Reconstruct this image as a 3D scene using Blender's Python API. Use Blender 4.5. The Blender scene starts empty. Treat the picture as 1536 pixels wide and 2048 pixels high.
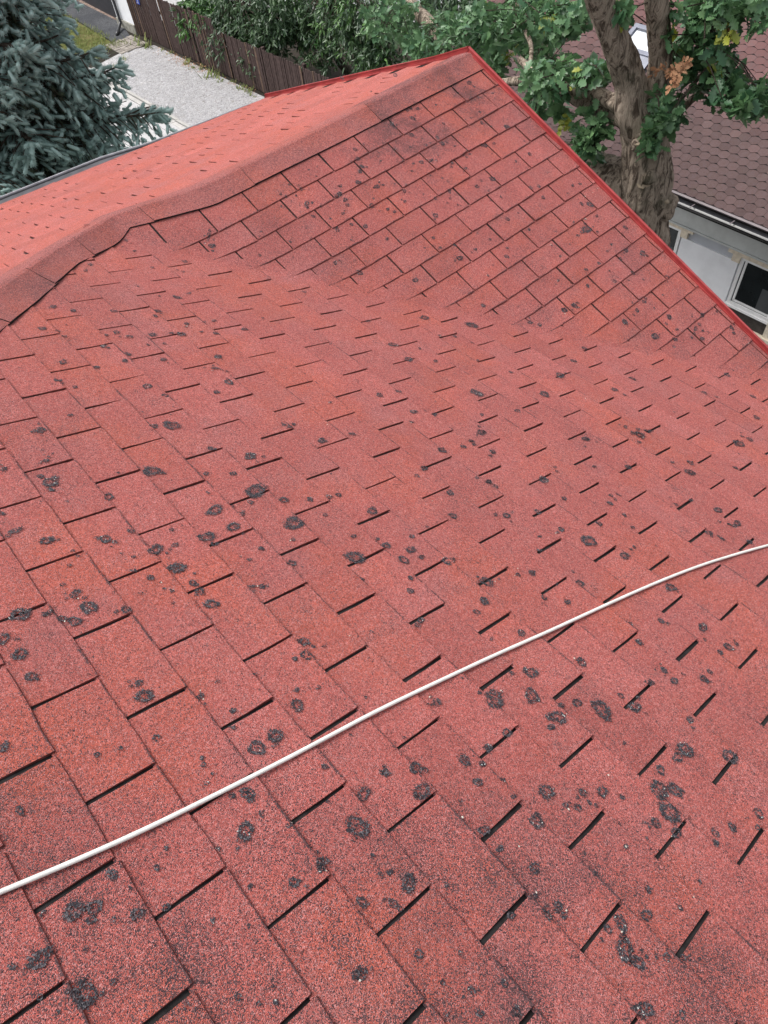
import bpy, math, random
import numpy as np
from mathutils import Matrix, Vector
random.seed(7)
RNG = np.random.default_rng(7)
SC = bpy.context.scene

# ------------------------------------------------------------------ camera, sky, sun, exposure
FPX, PW, PH = 1412.4923609788807, 1536.0, 2048.0
CAM = np.array([2.741343098535076, -5.558661098964365, 3.1442413907081295])


def rodrigues(r):
    t = np.linalg.norm(r); k = r / t
    K = np.array([[0, -k[2], k[1]], [k[2], 0, -k[0]], [-k[1], k[0], 0]])
    return np.eye(3) + math.sin(t) * K + (1 - math.cos(t)) * K @ K


R = rodrigues(np.array([2.347690577226149, 1.0128600407196102, -0.45526637753765853]))
cam = bpy.data.cameras.new('camera')
cam.sensor_fit = 'VERTICAL'; cam.sensor_height = 36.0; cam.lens = 36.0 * FPX / PH
cam.clip_start = 0.05; cam.clip_end = 2000
camo = bpy.data.objects.new('camera', cam)
SC.collection.objects.link(camo)
camo.matrix_world = Matrix(((R[0, 0], -R[1, 0], -R[2, 0], CAM[0]), (R[0, 1], -R[1, 1], -R[2, 1], CAM[1]),
                            (R[0, 2], -R[1, 2], -R[2, 2], CAM[2]), (0, 0, 0, 1)))
SC.camera = camo

SUN_DIR = Vector((-0.46, -0.30, 0.84)).normalized()
W_ = bpy.data.worlds.new('World'); SC.world = W_; W_.use_nodes = True
nt = W_.node_tree; nt.nodes.clear()
sky = nt.nodes.new('ShaderNodeTexSky'); sky.sky_type = 'NISHITA'; sky.sun_disc = False
sky.sun_elevation = math.asin(SUN_DIR.z); sky.sun_rotation = math.atan2(SUN_DIR.x, SUN_DIR.y)
sky.air_density = 1.0; sky.dust_density = 4.0; sky.ozone_density = 1.0
hsv = nt.nodes.new('ShaderNodeHueSaturation'); hsv.inputs['Saturation'].default_value = 0.22
bg = nt.nodes.new('ShaderNodeBackground'); bg.inputs['Strength'].default_value = 0.14
wo = nt.nodes.new('ShaderNodeOutputWorld')
nt.links.new(sky.outputs[0], hsv.inputs['Color']); nt.links.new(hsv.outputs[0], bg.inputs['Color'])
nt.links.new(bg.outputs[0], wo.inputs[0])
sun = bpy.data.lights.new('sun', 'SUN'); sun.energy = 1.3; sun.angle = math.radians(22); sun.color = (1, 0.97, 0.93)
suno = bpy.data.objects.new('sun', sun); SC.collection.objects.link(suno)
suno.rotation_euler = SUN_DIR.to_track_quat('Z', 'Y').to_euler()
SC.view_settings.view_transform = 'Standard'; SC.view_settings.look = 'None'
SC.view_settings.exposure = 0.74; SC.view_settings.gamma = 1.0; SC.view_settings.use_curve_mapping = False

# ------------------------------------------------------------------ helpers
WPOS = {}


def px(u, v):
    """direction of the sight line through a point of the photograph (unit depth)"""
    return R.T @ np.array([(u - PW / 2) / FPX, (v - PH / 2) / FPX, 1.0])


def at(u, v, t):
    return CAM + px(u, v) * t


def hit(u, v, n, c):
    n = np.asarray(n, float); d = px(u, v)
    return CAM + d * ((c - n @ CAM) / (n @ d))


def hz(u, v, z):
    return hit(u, v, (0, 0, 1), z)


def project(P):
    p = (np.asarray(P) - CAM) @ R.T
    return np.stack([PW / 2 + FPX * p[..., 0] / p[..., 2], PH / 2 + FPX * p[..., 1] / p[..., 2]], -1), p[..., 2]


def link(o, parent=None, loc=(0, 0, 0)):
    SC.collection.objects.link(o)
    o.location = loc
    WPOS[o.name] = Vector(loc)
    if parent is not None:
        o.parent = parent
        o.matrix_parent_inverse = Matrix.Translation(-WPOS[parent.name])
    return o


def tag(o, label=None, cat=None, group=None, kind=None):
    if label: o['label'] = label
    if cat: o['category'] = cat
    if group: o['group'] = group
    if kind: o['kind'] = kind
    return o


def empty(name, loc):
    return link(bpy.data.objects.new(name, None), None, tuple(float(v) for v in loc))


class MB:
    def __init__(self):
        self.v = []; self.f = []; self.m = []; self.a = {}

    def add(self, verts, faces, mat=0, **attrs):
        b = len(self.v)
        self.v.extend([tuple(map(float, p)) for p in verts])
        self.f.extend([tuple(b + i for i in f) for f in faces]); self.m.extend([mat] * len(faces))
        for k, val in attrs.items():
            lst = self.a.setdefault(k, [])
            lst.extend([0.0] * (b - len(lst)))
            lst.extend([float(val)] * len(verts) if np.isscalar(val) else [float(x) for x in val])

    def box(self, lo, hi, mat=0):
        x0, y0, z0 = lo; x1, y1, z1 = hi
        self.add([(x0, y0, z0), (x1, y0, z0), (x1, y1, z0), (x0, y1, z0), (x0, y0, z1), (x1, y0, z1), (x1, y1, z1), (x0, y1, z1)],
                 [(3, 2, 1, 0), (4, 5, 6, 7), (0, 1, 5, 4), (1, 2, 6, 5), (2, 3, 7, 6), (3, 0, 4, 7)], mat)

    def hexa(self, p, mat=0):
        """eight corners: bottom ring 0-3, top ring 4-7"""
        self.add(p, [(3, 2, 1, 0), (4, 5, 6, 7), (0, 1, 5, 4), (1, 2, 6, 5), (2, 3, 7, 6), (3, 0, 4, 7)], mat)

    def tube(self, pts, rad, seg=8, mat=0, cap=True, noise=None):
        pts = [np.asarray(p, float) for p in pts]; n = len(pts)
        rad = [rad] * n if np.isscalar(rad) else list(rad)
        ref = None; vs = []; fs = []
        for i in range(n):
            t = pts[min(i + 1, n - 1)] - pts[max(i - 1, 0)]; t /= np.linalg.norm(t) + 1e-12
            if ref is None:
                ref = np.cross(t, [0.3, 0.9, 0.2]); ref /= np.linalg.norm(ref)
            ref = ref - t * (ref @ t); ref /= np.linalg.norm(ref)
            b = np.cross(t, ref)
            for k in range(seg):
                a = 2 * math.pi * k / seg
                r = rad[i] * (noise(i, k, a) if noise else 1.0)
                vs.append(pts[i] + ref * (math.cos(a) * r) + b * (math.sin(a) * r))
        for i in range(n - 1):
            for k in range(seg):
                k2 = (k + 1) % seg
                fs.append((i * seg + k, i * seg + k2, (i + 1) * seg + k2, (i + 1) * seg + k))
        if cap:
            fs.append(tuple(range(seg - 1, -1, -1))); fs.append(tuple((n - 1) * seg + k for k in range(seg)))
        self.add(vs, fs, mat)

    def build(self, name, mats, parent=None, smooth=False, origin=None):
        v = np.array(self.v, float)
        if origin is None:
            origin = 0.5 * (v.min(0) + v.max(0))
            origin[2] = v[:, 2].min()
        origin = np.asarray(origin, float)
        me = bpy.data.meshes.new(name)
        me.from_pydata([tuple(p) for p in (v - origin)], [], self.f)
        for m in (mats if isinstance(mats, (list, tuple)) else [mats]): me.materials.append(m)
        if any(self.m): me.polygons.foreach_set('material_index', self.m)
        if smooth: me.polygons.foreach_set('use_smooth', [True] * len(me.polygons))
        for k, lst in self.a.items():
            lst = lst + [0.0] * (len(self.v) - len(lst))
            me.attributes.new(k, 'FLOAT', 'POINT').data.foreach_set('value', lst)
        me.update()
        return link(bpy.data.objects.new(name, me), parent, tuple(origin))


def tri_mesh(name, V, T, mats, parent=None, matidx=None, attrs=None, smooth=False):
    """big meshes: V (n,3), T (m,3) numpy arrays"""
    V = np.asarray(V, np.float32); T = np.asarray(T, np.int32)
    org = 0.5 * (V.min(0) + V.max(0)); org[2] = V[:, 2].min()
    me = bpy.data.meshes.new(name)
    me.vertices.add(len(V)); me.vertices.foreach_set('co', (V - org).ravel())
    me.loops.add(T.size); me.loops.foreach_set('vertex_index', T.ravel())
    me.polygons.add(len(T)); me.polygons.foreach_set('loop_start', np.arange(0, T.size, 3, dtype=np.int32))
    for m in (mats if isinstance(mats, (list, tuple)) else [mats]): me.materials.append(m)
    if matidx is not None: me.polygons.foreach_set('material_index', np.asarray(matidx, np.int32))
    if smooth: me.polygons.foreach_set('use_smooth', np.ones(len(T), bool))
    for k, a in (attrs or {}).items():
        me.attributes.new(k, 'FLOAT', 'POINT').data.foreach_set('value', np.asarray(a, np.float32))
    me.update(calc_edges=True)
    return link(bpy.data.objects.new(name, me), parent, tuple(float(x) for x in org))


# ------------------------------------------------------------------ materials
class NT:
    def __init__(self, name):
        self.mat = bpy.data.materials.new(name); self.mat.use_nodes = True
        self.t = self.mat.node_tree; self.t.nodes.clear()
        self.out = self.n('ShaderNodeOutputMaterial')

    def n(self, typ, **kw):
        nd = self.t.nodes.new(typ)
        for k, v in kw.items(): setattr(nd, k, v)
        return nd

    def set(self, sock, v):
        if isinstance(v, bpy.types.NodeSocket): self.t.links.new(v, sock)
        elif isinstance(v, (tuple, list)) and sock.type == 'RGBA' and len(v) == 3: sock.default_value = (*v, 1)
        else: sock.default_value = v

    def pos(self): return self.n('ShaderNodeNewGeometry').outputs['Position']

    def attr(self, name): return self.n('ShaderNodeAttribute', attribute_name=name).outputs['Fac']

    def math(self, op, a, b=0.0, c=None, clamp=False):
        nd = self.n('ShaderNodeMath', operation=op, use_clamp=clamp)
        self.set(nd.inputs[0], a); self.set(nd.inputs[1], b)
        if c is not None: self.set(nd.inputs[2], c)
        return nd.outputs[0]

    def noise(self, vec, scale, detail=4, rough=0.55, dist=0.0):
        nd = self.n('ShaderNodeTexNoise')
        self.set(nd.inputs['Vector'], vec); nd.inputs['Scale'].default_value = scale
        nd.inputs['Detail'].default_value = detail; nd.inputs['Roughness'].default_value = rough
        nd.inputs['Distortion'].default_value = dist
        return nd.outputs['Fac']

    def vor(self, vec, scale, feature='F1'):
        nd = self.n('ShaderNodeTexVoronoi', feature=feature)
        self.set(nd.inputs['Vector'], vec); nd.inputs['Scale'].default_value = scale
        return nd

    def map(self, v, a, b, c=0.0, d=1.0, smooth=True):
        nd = self.n('ShaderNodeMapRange', interpolation_type='SMOOTHSTEP' if smooth else 'LINEAR')
        self.set(nd.inputs['Value'], v)
        for k, x in zip(('From Min', 'From Max', 'To Min', 'To Max'), (a, b, c, d)): self.set(nd.inputs[k], x)
        return nd.outputs['Result']

    def mix(self, f, a, b, mode='MIX'):
        nd = self.n('ShaderNodeMix', data_type='RGBA', blend_type=mode)
        self.set(nd.inputs[0], f); self.set(nd.inputs[6], a); self.set(nd.inputs[7], b)
        return nd.outputs[2]

    def scale(self, vec, s):
        nd = self.n('ShaderNodeMapping'); self.set(nd.inputs['Vector'], vec); nd.inputs['Scale'].default_value = s
        return nd.outputs[0]

    def sep(self, col):
        nd = self.n('ShaderNodeSeparateColor'); self.set(nd.inputs[0], col); return nd.outputs

    def bump(self, h, strength, dist):
        nd = self.n('ShaderNodeBump'); nd.inputs['Strength'].default_value = strength; nd.inputs['Distance'].default_value = dist
        self.set(nd.inputs['Height'], h); return nd.outputs[0]

    def bsdf(self, col, rough=0.9, spec=0.3, normal=None, metal=0.0, connect=True):
        b = self.n('ShaderNodeBsdfPrincipled')
        self.set(b.inputs['Base Color'], col); self.set(b.inputs['Roughness'], rough)
        b.inputs['Specular IOR Level'].default_value = spec; b.inputs['Metallic'].default_value = metal
        if normal is not None: self.set(b.inputs['Normal'], normal)
        if connect: self.t.links.new(b.outputs[0], self.out.inputs[0])
        return b


def simple(name, col, rough=0.7, spec=0.3, var=0.15, scale=6.0, metal=0.0, bump=0.0, bscale=60.0, bdist=0.004):
    m = NT(name); p = m.pos()
    nz = m.noise(p, scale, 6, 0.6)
    lo = tuple(c * (1 - var) for c in col); hi = tuple(min(1, c * (1 + var)) for c in col)
    c = m.mix(m.map(nz, 0.3, 0.7), lo, hi)
    nrm = m.bump(m.noise(p, bscale, 3), bump, bdist) if bump else None
    m.bsdf(c, rough, spec, nrm, metal)
    return m.mat


def mat_shingle(name, red_lo, red_hi, dirt=1.0, base=0.2):
    m = NT(name); p = m.pos(); tint = m.attr('tint'); ev = m.attr('ev'); da = m.attr('dirt')
    g = m.vor(p, 520.0); r, gg, b = m.sep(g.outputs['Color'])[:3]
    g2 = m.vor(p, 330.0); r2, b2 = m.sep(g2.outputs['Color'])[:2]
    big = m.noise(p, 1.7, 5, 0.6); mid = m.noise(p, 5.5, 5, 0.65); fine = m.noise(p, 26.0, 4, 0.6)
    hue = m.noise(p, 2.2, 4, 0.5)
    dk = m.math('MULTIPLY_ADD', m.map(big, 0.5, 0.74), 0.10 * dirt, base)
    dk = m.math('ADD', dk, m.map(mid, 0.58, 0.82, 0, 0.26 * dirt))
    dk = m.math('ADD', dk, m.map(fine, 0.58, 0.8, 0, 0.26 * dirt))
    dk = m.math('ADD', dk, m.math('MULTIPLY', da, m.math('MULTIPLY_ADD', m.map(m.noise(p, 3.3, 6, 0.68), 0.36, 0.68), 0.34, 0.05)))
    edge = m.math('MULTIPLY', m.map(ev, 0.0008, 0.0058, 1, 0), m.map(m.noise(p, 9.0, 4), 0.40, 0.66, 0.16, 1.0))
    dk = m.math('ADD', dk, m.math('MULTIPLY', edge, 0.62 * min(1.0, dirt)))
    isd = m.math('LESS_THAN', m.math('MULTIPLY_ADD', r2, 0.3, m.math('MULTIPLY', r, 0.7)), dk)
    red = m.mix(m.map(b, 0.0, 1.0, smooth=False), red_lo, red_hi)
    red = m.mix(m.map(hue, 0.44, 0.66, 0, 0.6), red, (0.49, 0.108, 0.066))
    red = m.mix(m.map(m.noise(p, 3.1, 5, 0.6), 0.5, 0.72, 0, 0.42), red, (0.36, 0.135, 0.135))
    gf = m.math('MULTIPLY_ADD', m.map(mid, 0.4, 0.75), 0.16, 0.17)
    red = m.mix(m.math('LESS_THAN', gg, gf), red, (0.52, 0.225, 0.215))
    vt = m.n('ShaderNodeHueSaturation'); m.set(vt.inputs['Color'], red); m.set(vt.inputs['Value'], tint)
    g3 = m.vor(p, 150.0); v3 = m.n('ShaderNodeHueSaturation'); m.set(v3.inputs['Color'], vt.outputs[0]); m.set(v3.inputs['Value'], m.map(m.sep(g3.outputs['Color'])[0], 0, 1, 0.80, 1.17, smooth=False))
    dark = m.mix(m.map(b2, 0.1, 1.0, smooth=False), (0.045, 0.03, 0.034), (0.16, 0.08, 0.082))
    col = m.mix(isd, v3.outputs[0], dark)
    h = m.math('ADD', m.math('MULTIPLY', g.outputs['Distance'], -1.0), m.math('MULTIPLY', r, 0.004))
    m.bsdf(col, 0.92, 0.25, m.bump(h, 0.7, 0.004))
    return m.mat


def mat_lichen():
    m = NT('lichen'); p = m.pos(); rad = m.attr('rad'); sol = m.attr('solid'); cr = m.attr('crust')
    v = m.vor(p, 330.0); r, g, b = m.sep(v.outputs['Color'])[:3]
    nz = m.noise(p, 38.0, 4, 0.6)
    rr = m.math('ADD', rad, m.math('MULTIPLY', m.math('SUBTRACT', nz, 0.5), 0.95))
    outer = m.map(rr, 0.62, 0.98, 1, 0)
    inner = m.math('MAXIMUM', m.map(rr, 0.2, 0.6, 0.36, 1), sol)
    f = m.math('MULTIPLY', m.math('MULTIPLY', outer, inner), 0.82)
    a = m.math('LESS_THAN', r, f)
    col = m.mix(m.map(g, 0.55, 1.0, smooth=False), (0.026, 0.024, 0.03), (0.15, 0.135, 0.145))
    col = m.mix(m.math('LESS_THAN', b, cr), col, (0.55, 0.55, 0.52))
    s = m.bsdf(col, 0.85, 0.3, m.bump(v.outputs['Distance'], 0.5, 0.004), connect=False)
    tr = m.n('ShaderNodeBsdfTransparent'); mx = m.n('ShaderNodeMixShader')
    m.set(mx.inputs[0], a); m.t.links.new(tr.outputs[0], mx.inputs[1]); m.t.links.new(s.outputs[0], mx.inputs[2])
    m.t.links.new(mx.outputs[0], m.out.inputs[0])
    return m.mat


def mat_hex():
    m = NT('hexagon_shingle'); p = m.pos(); tint = m.attr('tint'); red = m.attr('redness')
    n1 = m.noise(p, 1.6, 5, 0.6); n2 = m.noise(p, 16.0, 4, 0.6); v = m.sep(m.vor(p, 95.0).outputs['Color'])[0]
    c = m.mix(red, (0.088, 0.055, 0.052), (0.165, 0.076, 0.072))
    c = m.mix(m.map(n1, 0.55, 0.75, 0, 0.5), c, (0.10, 0.082, 0.062))
    c = m.mix(m.map(n2, 0.4, 0.75, 0, 0.5), c, (0.10, 0.075, 0.082))
    c = m.mix(m.map(v, 0, 1, 0, 0.35, smooth=False), c, (0.15, 0.105, 0.105))
    h = m.n('ShaderNodeHueSaturation'); m.set(h.inputs['Color'], c); m.set(h.inputs['Value'], tint)
    m.bsdf(h.outputs[0], 0.9, 0.25)
    return m.mat


def mat_leaf(name, dark, light, trans=0.16, rough=0.36):
    m = NT(name); t = m.attr('tint'); p = m.pos()
    c = m.mix(t, dark, light)
    c = m.mix(m.map(m.noise(p, 9.0, 3), 0.4, 0.7, 0, 0.3), c, tuple(x * 0.7 for x in dark))
    s = m.bsdf(c, rough, 0.4, connect=False)
    tl = m.n('ShaderNodeBsdfTranslucent'); m.set(tl.inputs[0], m.mix(0.5, c, tuple(min(1, x * 1.5) for x in light)))
    mx = m.n('ShaderNodeMixShader'); mx.inputs[0].default_value = trans
    m.t.links.new(s.outputs[0], mx.inputs[1]); m.t.links.new(tl.outputs[0], mx.inputs[2])
    m.t.links.new(mx.outputs[0], m.out.inputs[0])
    return m.mat


def mat_bark(name, lo, hi, zs=0.22, scale=11.0):
    m = NT(name); p = m.pos()
    q = m.scale(p, (1, 1, zs))
    n1 = m.noise(q, scale, 7, 0.72, 1.1); n2 = m.noise(p, 2.0, 4)
    c = m.mix(m.map(n1, 0.40, 0.56), lo, hi)
    c = m.mix(m.map(n2, 0.5, 0.7, 0, 0.45), c, (0.085, 0.095, 0.06))
    m.bsdf(c, 0.95, 0.15, m.bump(n1, 1.0, 0.09))
    return m.mat


def mat_ground(name, cols, scale, cell=None, rough=0.95, bump=0.4):
    """cols: three colours; cell: grain size frequency of stones"""
    m = NT(name); p = m.pos()
    n1 = m.noise(p, scale, 6, 0.65); n2 = m.noise(p, scale * 7, 5, 0.65)
    c = m.mix(m.map(n1, 0.4, 0.62), cols[0], cols[1])
    c = m.mix(m.map(n2, 0.48, 0.72), c, cols[2])
    h = n2
    if cell:
        v = m.vor(p, cell); rr = m.sep(v.outputs['Color'])[0]
        vt = m.n('ShaderNodeHueSaturation'); m.set(vt.inputs['Color'], c); m.set(vt.inputs['Value'], m.map(rr, 0, 1, 0.62, 1.22, smooth=False))
        c = vt.outputs[0]; h = v.outputs['Distance']
    m.bsdf(c, rough, 0.2, m.bump(h, bump, 0.02))
    return m.mat


M = {}
M['shingle'] = mat_shingle('red_granules', (0.345, 0.074, 0.063), (0.50, 0.14, 0.12), base=0.26)
M['shingle_clean'] = mat_shingle('red_granules_lit', (0.40, 0.086, 0.066), (0.53, 0.15, 0.122), dirt=0.6, base=0.17)  # brighter, less speckled copy: left slope's grazing-light brightness put into its colour
M['cap'] = mat_shingle('cap_granules', (0.33, 0.082, 0.07), (0.46, 0.15, 0.132), dirt=1.2, base=0.3)
M['bitumen'] = simple('bitumen_felt', (0.022, 0.02, 0.02), 0.9, 0.2, 0.4, 30)
M['lichen'] = mat_lichen()
M['crust'] = simple('pale_crust', (0.50, 0.46, 0.40), 0.95, 0.1, 0.25, 60)
M['red_metal'] = simple('red_painted_sheet', (0.33, 0.045, 0.045), 0.5, 0.5, 0.18, 9, bump=0.15, bscale=25)
M['gutter_grey'] = simple('grey_gutter', (0.08, 0.08, 0.088), 0.5, 0.4, 0.25, 12)
M['rim_grey'] = simple('gutter_rim', (0.30, 0.30, 0.32), 0.45, 0.5, 0.2, 10)
M['render'] = simple('pale_render', (0.62, 0.61, 0.58), 0.9, 0.2, 0.08, 3, bump=0.2, bscale=120)
M['cable'] = simple('white_pvc', (0.80, 0.785, 0.74), 0.5, 0.4, 0.09, 22)
M['hex'] = mat_hex()
M['pinkish'] = simple('drip_edge', (0.17, 0.14, 0.15), 0.5, 0.4, 0.12, 8)
M['black_gutter'] = simple('black_gutter', (0.02, 0.02, 0.024), 0.3, 0.5, 0.3, 8)
M['soffit'] = simple('shaded_soffit', (0.02, 0.019, 0.018), 0.9, 0.2, 0.3, 5)  # near-black: the shadow under the eave is put into soffit and fascia colour
M['cornice'] = simple('grey_cornice', (0.56, 0.58, 0.57), 0.85, 0.2, 0.07, 4, bump=0.15)
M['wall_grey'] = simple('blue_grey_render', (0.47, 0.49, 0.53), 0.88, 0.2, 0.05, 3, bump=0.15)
M['wall_white'] = simple('white_render', (0.82, 0.83, 0.86), 0.88, 0.2, 0.05, 2.5, bump=0.2, bscale=90)
M['cream'] = simple('cream_stone', (0.70, 0.62, 0.50), 0.85, 0.2, 0.14, 14, bump=0.3)
M['upvc'] = simple('white_window_frame', (0.82, 0.82, 0.82), 0.4, 0.5, 0.05, 6)
M['glass'] = simple('dark_glass', (0.012, 0.016, 0.018), 0.06, 0.5, 0.2, 3)
M['curtain'] = simple('grey_blind', (0.07, 0.075, 0.08), 0.4, 0.4, 0.2, 3)
M['board'] = simple('dark_brown_board', (0.055, 0.047, 0.042), 0.7, 0.3, 0.3, 10, bump=0.3)
M['slat'] = simple('brown_stained_wood', (0.062, 0.04, 0.036), 0.75, 0.25, 0.3, 9, bump=0.3)
M['slat_pale'] = simple('worn_stained_wood', (0.13, 0.085, 0.062), 0.8, 0.25, 0.3, 9, bump=0.3)
M['sign'] = simple('blue_enamel', (0.035, 0.075, 0.42), 0.3, 0.5, 0.05, 5)
M['sign_white'] = simple('white_enamel', (0.8, 0.8, 0.8), 0.3, 0.5, 0.03, 5)
M['charcoal'] = simple('charcoal_panel', (0.03, 0.03, 0.036), 0.6, 0.3, 0.2, 4)
M['plinth'] = simple('stone_plinth', (0.30, 0.29, 0.25), 0.9, 0.2, 0.25, 7, bump=0.4)
M['bark_oak'] = mat_bark('oak_bark', (0.11, 0.082, 0.062), (0.50, 0.405, 0.32))
M['bark_dark'] = mat_bark('dark_bark', (0.03, 0.025, 0.02), (0.12, 0.095, 0.075))
M['scar'] = simple('pruning_scar', (0.36, 0.29, 0.21), 0.9, 0.2, 0.25, 12, bump=0.4)
M['oak_leaf'] = mat_leaf('oak_leaf', (0.045, 0.118, 0.055), (0.17, 0.30, 0.13))
M['yellow_leaf'] = mat_leaf('yellow_leaf', (0.16, 0.20, 0.03), (0.34, 0.36, 0.05))
M['dry_leaf'] = mat_leaf('dry_leaf', (0.32, 0.15, 0.075), (0.52, 0.30, 0.17), 0.1, 0.8)
M['shrub_leaf'] = mat_leaf('shrub_leaf', (0.024, 0.056, 0.027), (0.09, 0.155, 0.065))
M['bright_leaf'] = mat_leaf('bright_leaf', (0.04, 0.11, 0.03), (0.12, 0.24, 0.06))
M['needle'] = mat_leaf('blue_spruce_needle', (0.19, 0.295, 0.265), (0.50, 0.66, 0.62), 0.15, 0.5)
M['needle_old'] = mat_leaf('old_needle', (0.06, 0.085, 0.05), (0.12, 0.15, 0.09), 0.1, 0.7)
M['soil'] = mat_ground('dark_soil', ((0.026, 0.02, 0.016), (0.042, 0.033, 0.026), (0.03, 0.034, 0.018)), 0.8)
M['gravel'] = mat_ground('white_gravel', ((0.38, 0.37, 0.375), (0.44, 0.43, 0.435), (0.31, 0.29, 0.27)), 0.9, cell=24.0, bump=0.25)
M['pebble'] = simple('pale_pebble', (0.47, 0.46, 0.47), 0.85, 0.25, 0.22, 9)
M['concrete'] = mat_ground('pale_concrete', ((0.47, 0.46, 0.46), (0.53, 0.52, 0.52), (0.42, 0.41, 0.40)), 0.7, bump=0.1)
M['kerb'] = mat_ground('grey_kerb', ((0.40, 0.39, 0.37), (0.5, 0.48, 0.46), (0.36, 0.34, 0.31)), 1.2, bump=0.2)
M['joint'] = simple('dark_joint', (0.13, 0.12, 0.11), 0.95, 0.1, 0.3, 5)
M['asphalt'] = mat_ground('dark_asphalt', ((0.065, 0.068, 0.076), (0.095, 0.098, 0.105), (0.055, 0.057, 0.062)), 0.7, cell=30.0, bump=0.2)
M['paver'] = simple('sandy_paver', (0.29, 0.26, 0.23), 0.92, 0.2, 0.25, 4, bump=0.3)
M['brown_gravel'] = mat_ground('brown_gravel', ((0.20, 0.14, 0.11), (0.32, 0.24, 0.20), (0.13, 0.09, 0.075)), 1.5, cell=14.0, bump=0.7)
M['turf'] = mat_ground('dry_turf', ((0.10, 0.12, 0.03), (0.14, 0.13, 0.05), (0.16, 0.10, 0.05)), 1.6)
M['grass'] = mat_leaf('grass_blade', (0.10, 0.15, 0.03), (0.25, 0.27, 0.08), 0.2, 0.7)
M['flashing'] = simple('blue_grey_flashing', (0.20, 0.21, 0.26), 0.35, 0.5, 0.15, 6)
mm = NT('roof_window_glass'); mm.bsdf((0.92, 0.94, 0.95), 0.05, 0.5, None, 1.0); M['skyglass'] = mm.mat

# ------------------------------------------------------------------ our roof: geometry of its planes
TS = math.tan(0.4103191677682991); CS = math.cos(0.4103191677682991)
TW, TE = 0.33333, 0.18858206            # tab width and exposure
Y0 = -2.692263742005017
DOF, U0F, V0F = 0.551, -3.04555, -1.67005
DON, U0N, V0N = 0.501, 0.97323, -3.33156
GABLE_Y = -1.0
ZG = -8.0


def roof_z(x, y):
    a = -TS * x; b = -TS * (y - Y0)
    return 0.5 * (a + b + np.sqrt((a - b) ** 2 + 0.0045))


CREST = [(-1.70, -0.985, 0.760), (-1.70, -2.4, 0.750), (-1.70, -3.6, 0.757), (-1.81, -4.2, 0.785), (-1.53, -4.66, 0.905), (-1.07, -5.115, 1.10),
         (-0.55, -5.63, 1.32), (0.3, -6.48, 1.68), (1.3, -7.5, 2.11)]
CREST_Y = np.array([c[1] for c in CREST][::-1]); CREST_X = np.array([c[0] for c in CREST][::-1]); CREST_Z = np.array([c[2] for c in CREST][::-1])


def eave_x(y): return -4.93 + 0.1 * (y + 1.0)


def left_z(x, y):
    k = CREST_Y.searchsorted(y); k = min(max(k, 1), len(CREST_Y) - 1)
    t = (y - CREST_Y[k - 1]) / (CREST_Y[k] - CREST_Y[k - 1])
    cx = CREST_X[k - 1] + t * (CREST_X[k] - CREST_X[k - 1]); cz = CREST_Z[k - 1] + t * (CREST_Z[k] - CREST_Z[k - 1]) - 0.028
    return -0.42 + (cz + 0.42) * (x - eave_x(y)) / (cx - eave_x(y))




house = tag(empty('house', (-1.0, -4.0, ZG)), 'house whose worn red shingle roof with dark lichen spots fills the foreground', 'house')

# deck under the shingles
REDGE = [(-1.522, -0.985), (-1.52, -2.4), (-1.53, -3.6), (-1.645, -4.17), (-1.335, -4.63), (-0.90, -5.014), (-0.40, -5.48), (0.45, -6.3), (1.45, -7.3)]


def crest_x(y):
    ys = [c[1] for c in CREST][::-1]; xs = [c[0] for c in CREST][::-1]
    return float(np.interp(y, ys, xs))


deck = MB()
ys = np.linspace(-7.5, GABLE_Y - 0.005, 66)
for i in range(len(ys) - 1):
    ya, yb = ys[i], ys[i + 1]
    xa, xb = crest_x(ya), crest_x(yb)
    xs = np.linspace(0, 1, 40)
    ve = []
    for yv, x0 in ((ya, xa), (yb, xb)):
        for s in xs:
            x = x0 + .12 + s * (4.48 - x0); ve.append((x, yv, roof_z(x, yv) - 0.001))
    deck.add(ve, [(k, k + 1, 41 + k, 40 + k) for k in range(39)])
    ve = []
    for yv, x0 in ((ya, xa), (yb, xb)):
        for s in np.linspace(0, 1, 8):
            x = x0 + s * (eave_x(yv) + 0.02 - x0); ve.append((x, yv, left_z(x, yv) - 0.001))
    deck.add(ve, [(8 + k, 9 + k, k + 1, k) for k in range(7)])
roof = deck.build('roof', [M['bitumen']], house)

# ---- tabs ----
TABS = []      # (MB, projected area, material)


def clip(poly, planes):
    for a, b, c in planes:
        out = []
        for i in range(len(poly)):
            p, q = poly[i], poly[(i + 1) % len(poly)]
            dp, dq = a * p[2] + b * p[3] + c, a * q[2] + b * q[3] + c
            if dp >= 0: out.append(p)
            if (dp >= 0) != (dq >= 0):
                t = dp / (dp - dq); out.append(tuple(p[k] + (q[k] - p[k]) * t for k in range(4)))
        poly = out
        if len(poly) < 3: return []
    return poly


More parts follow.
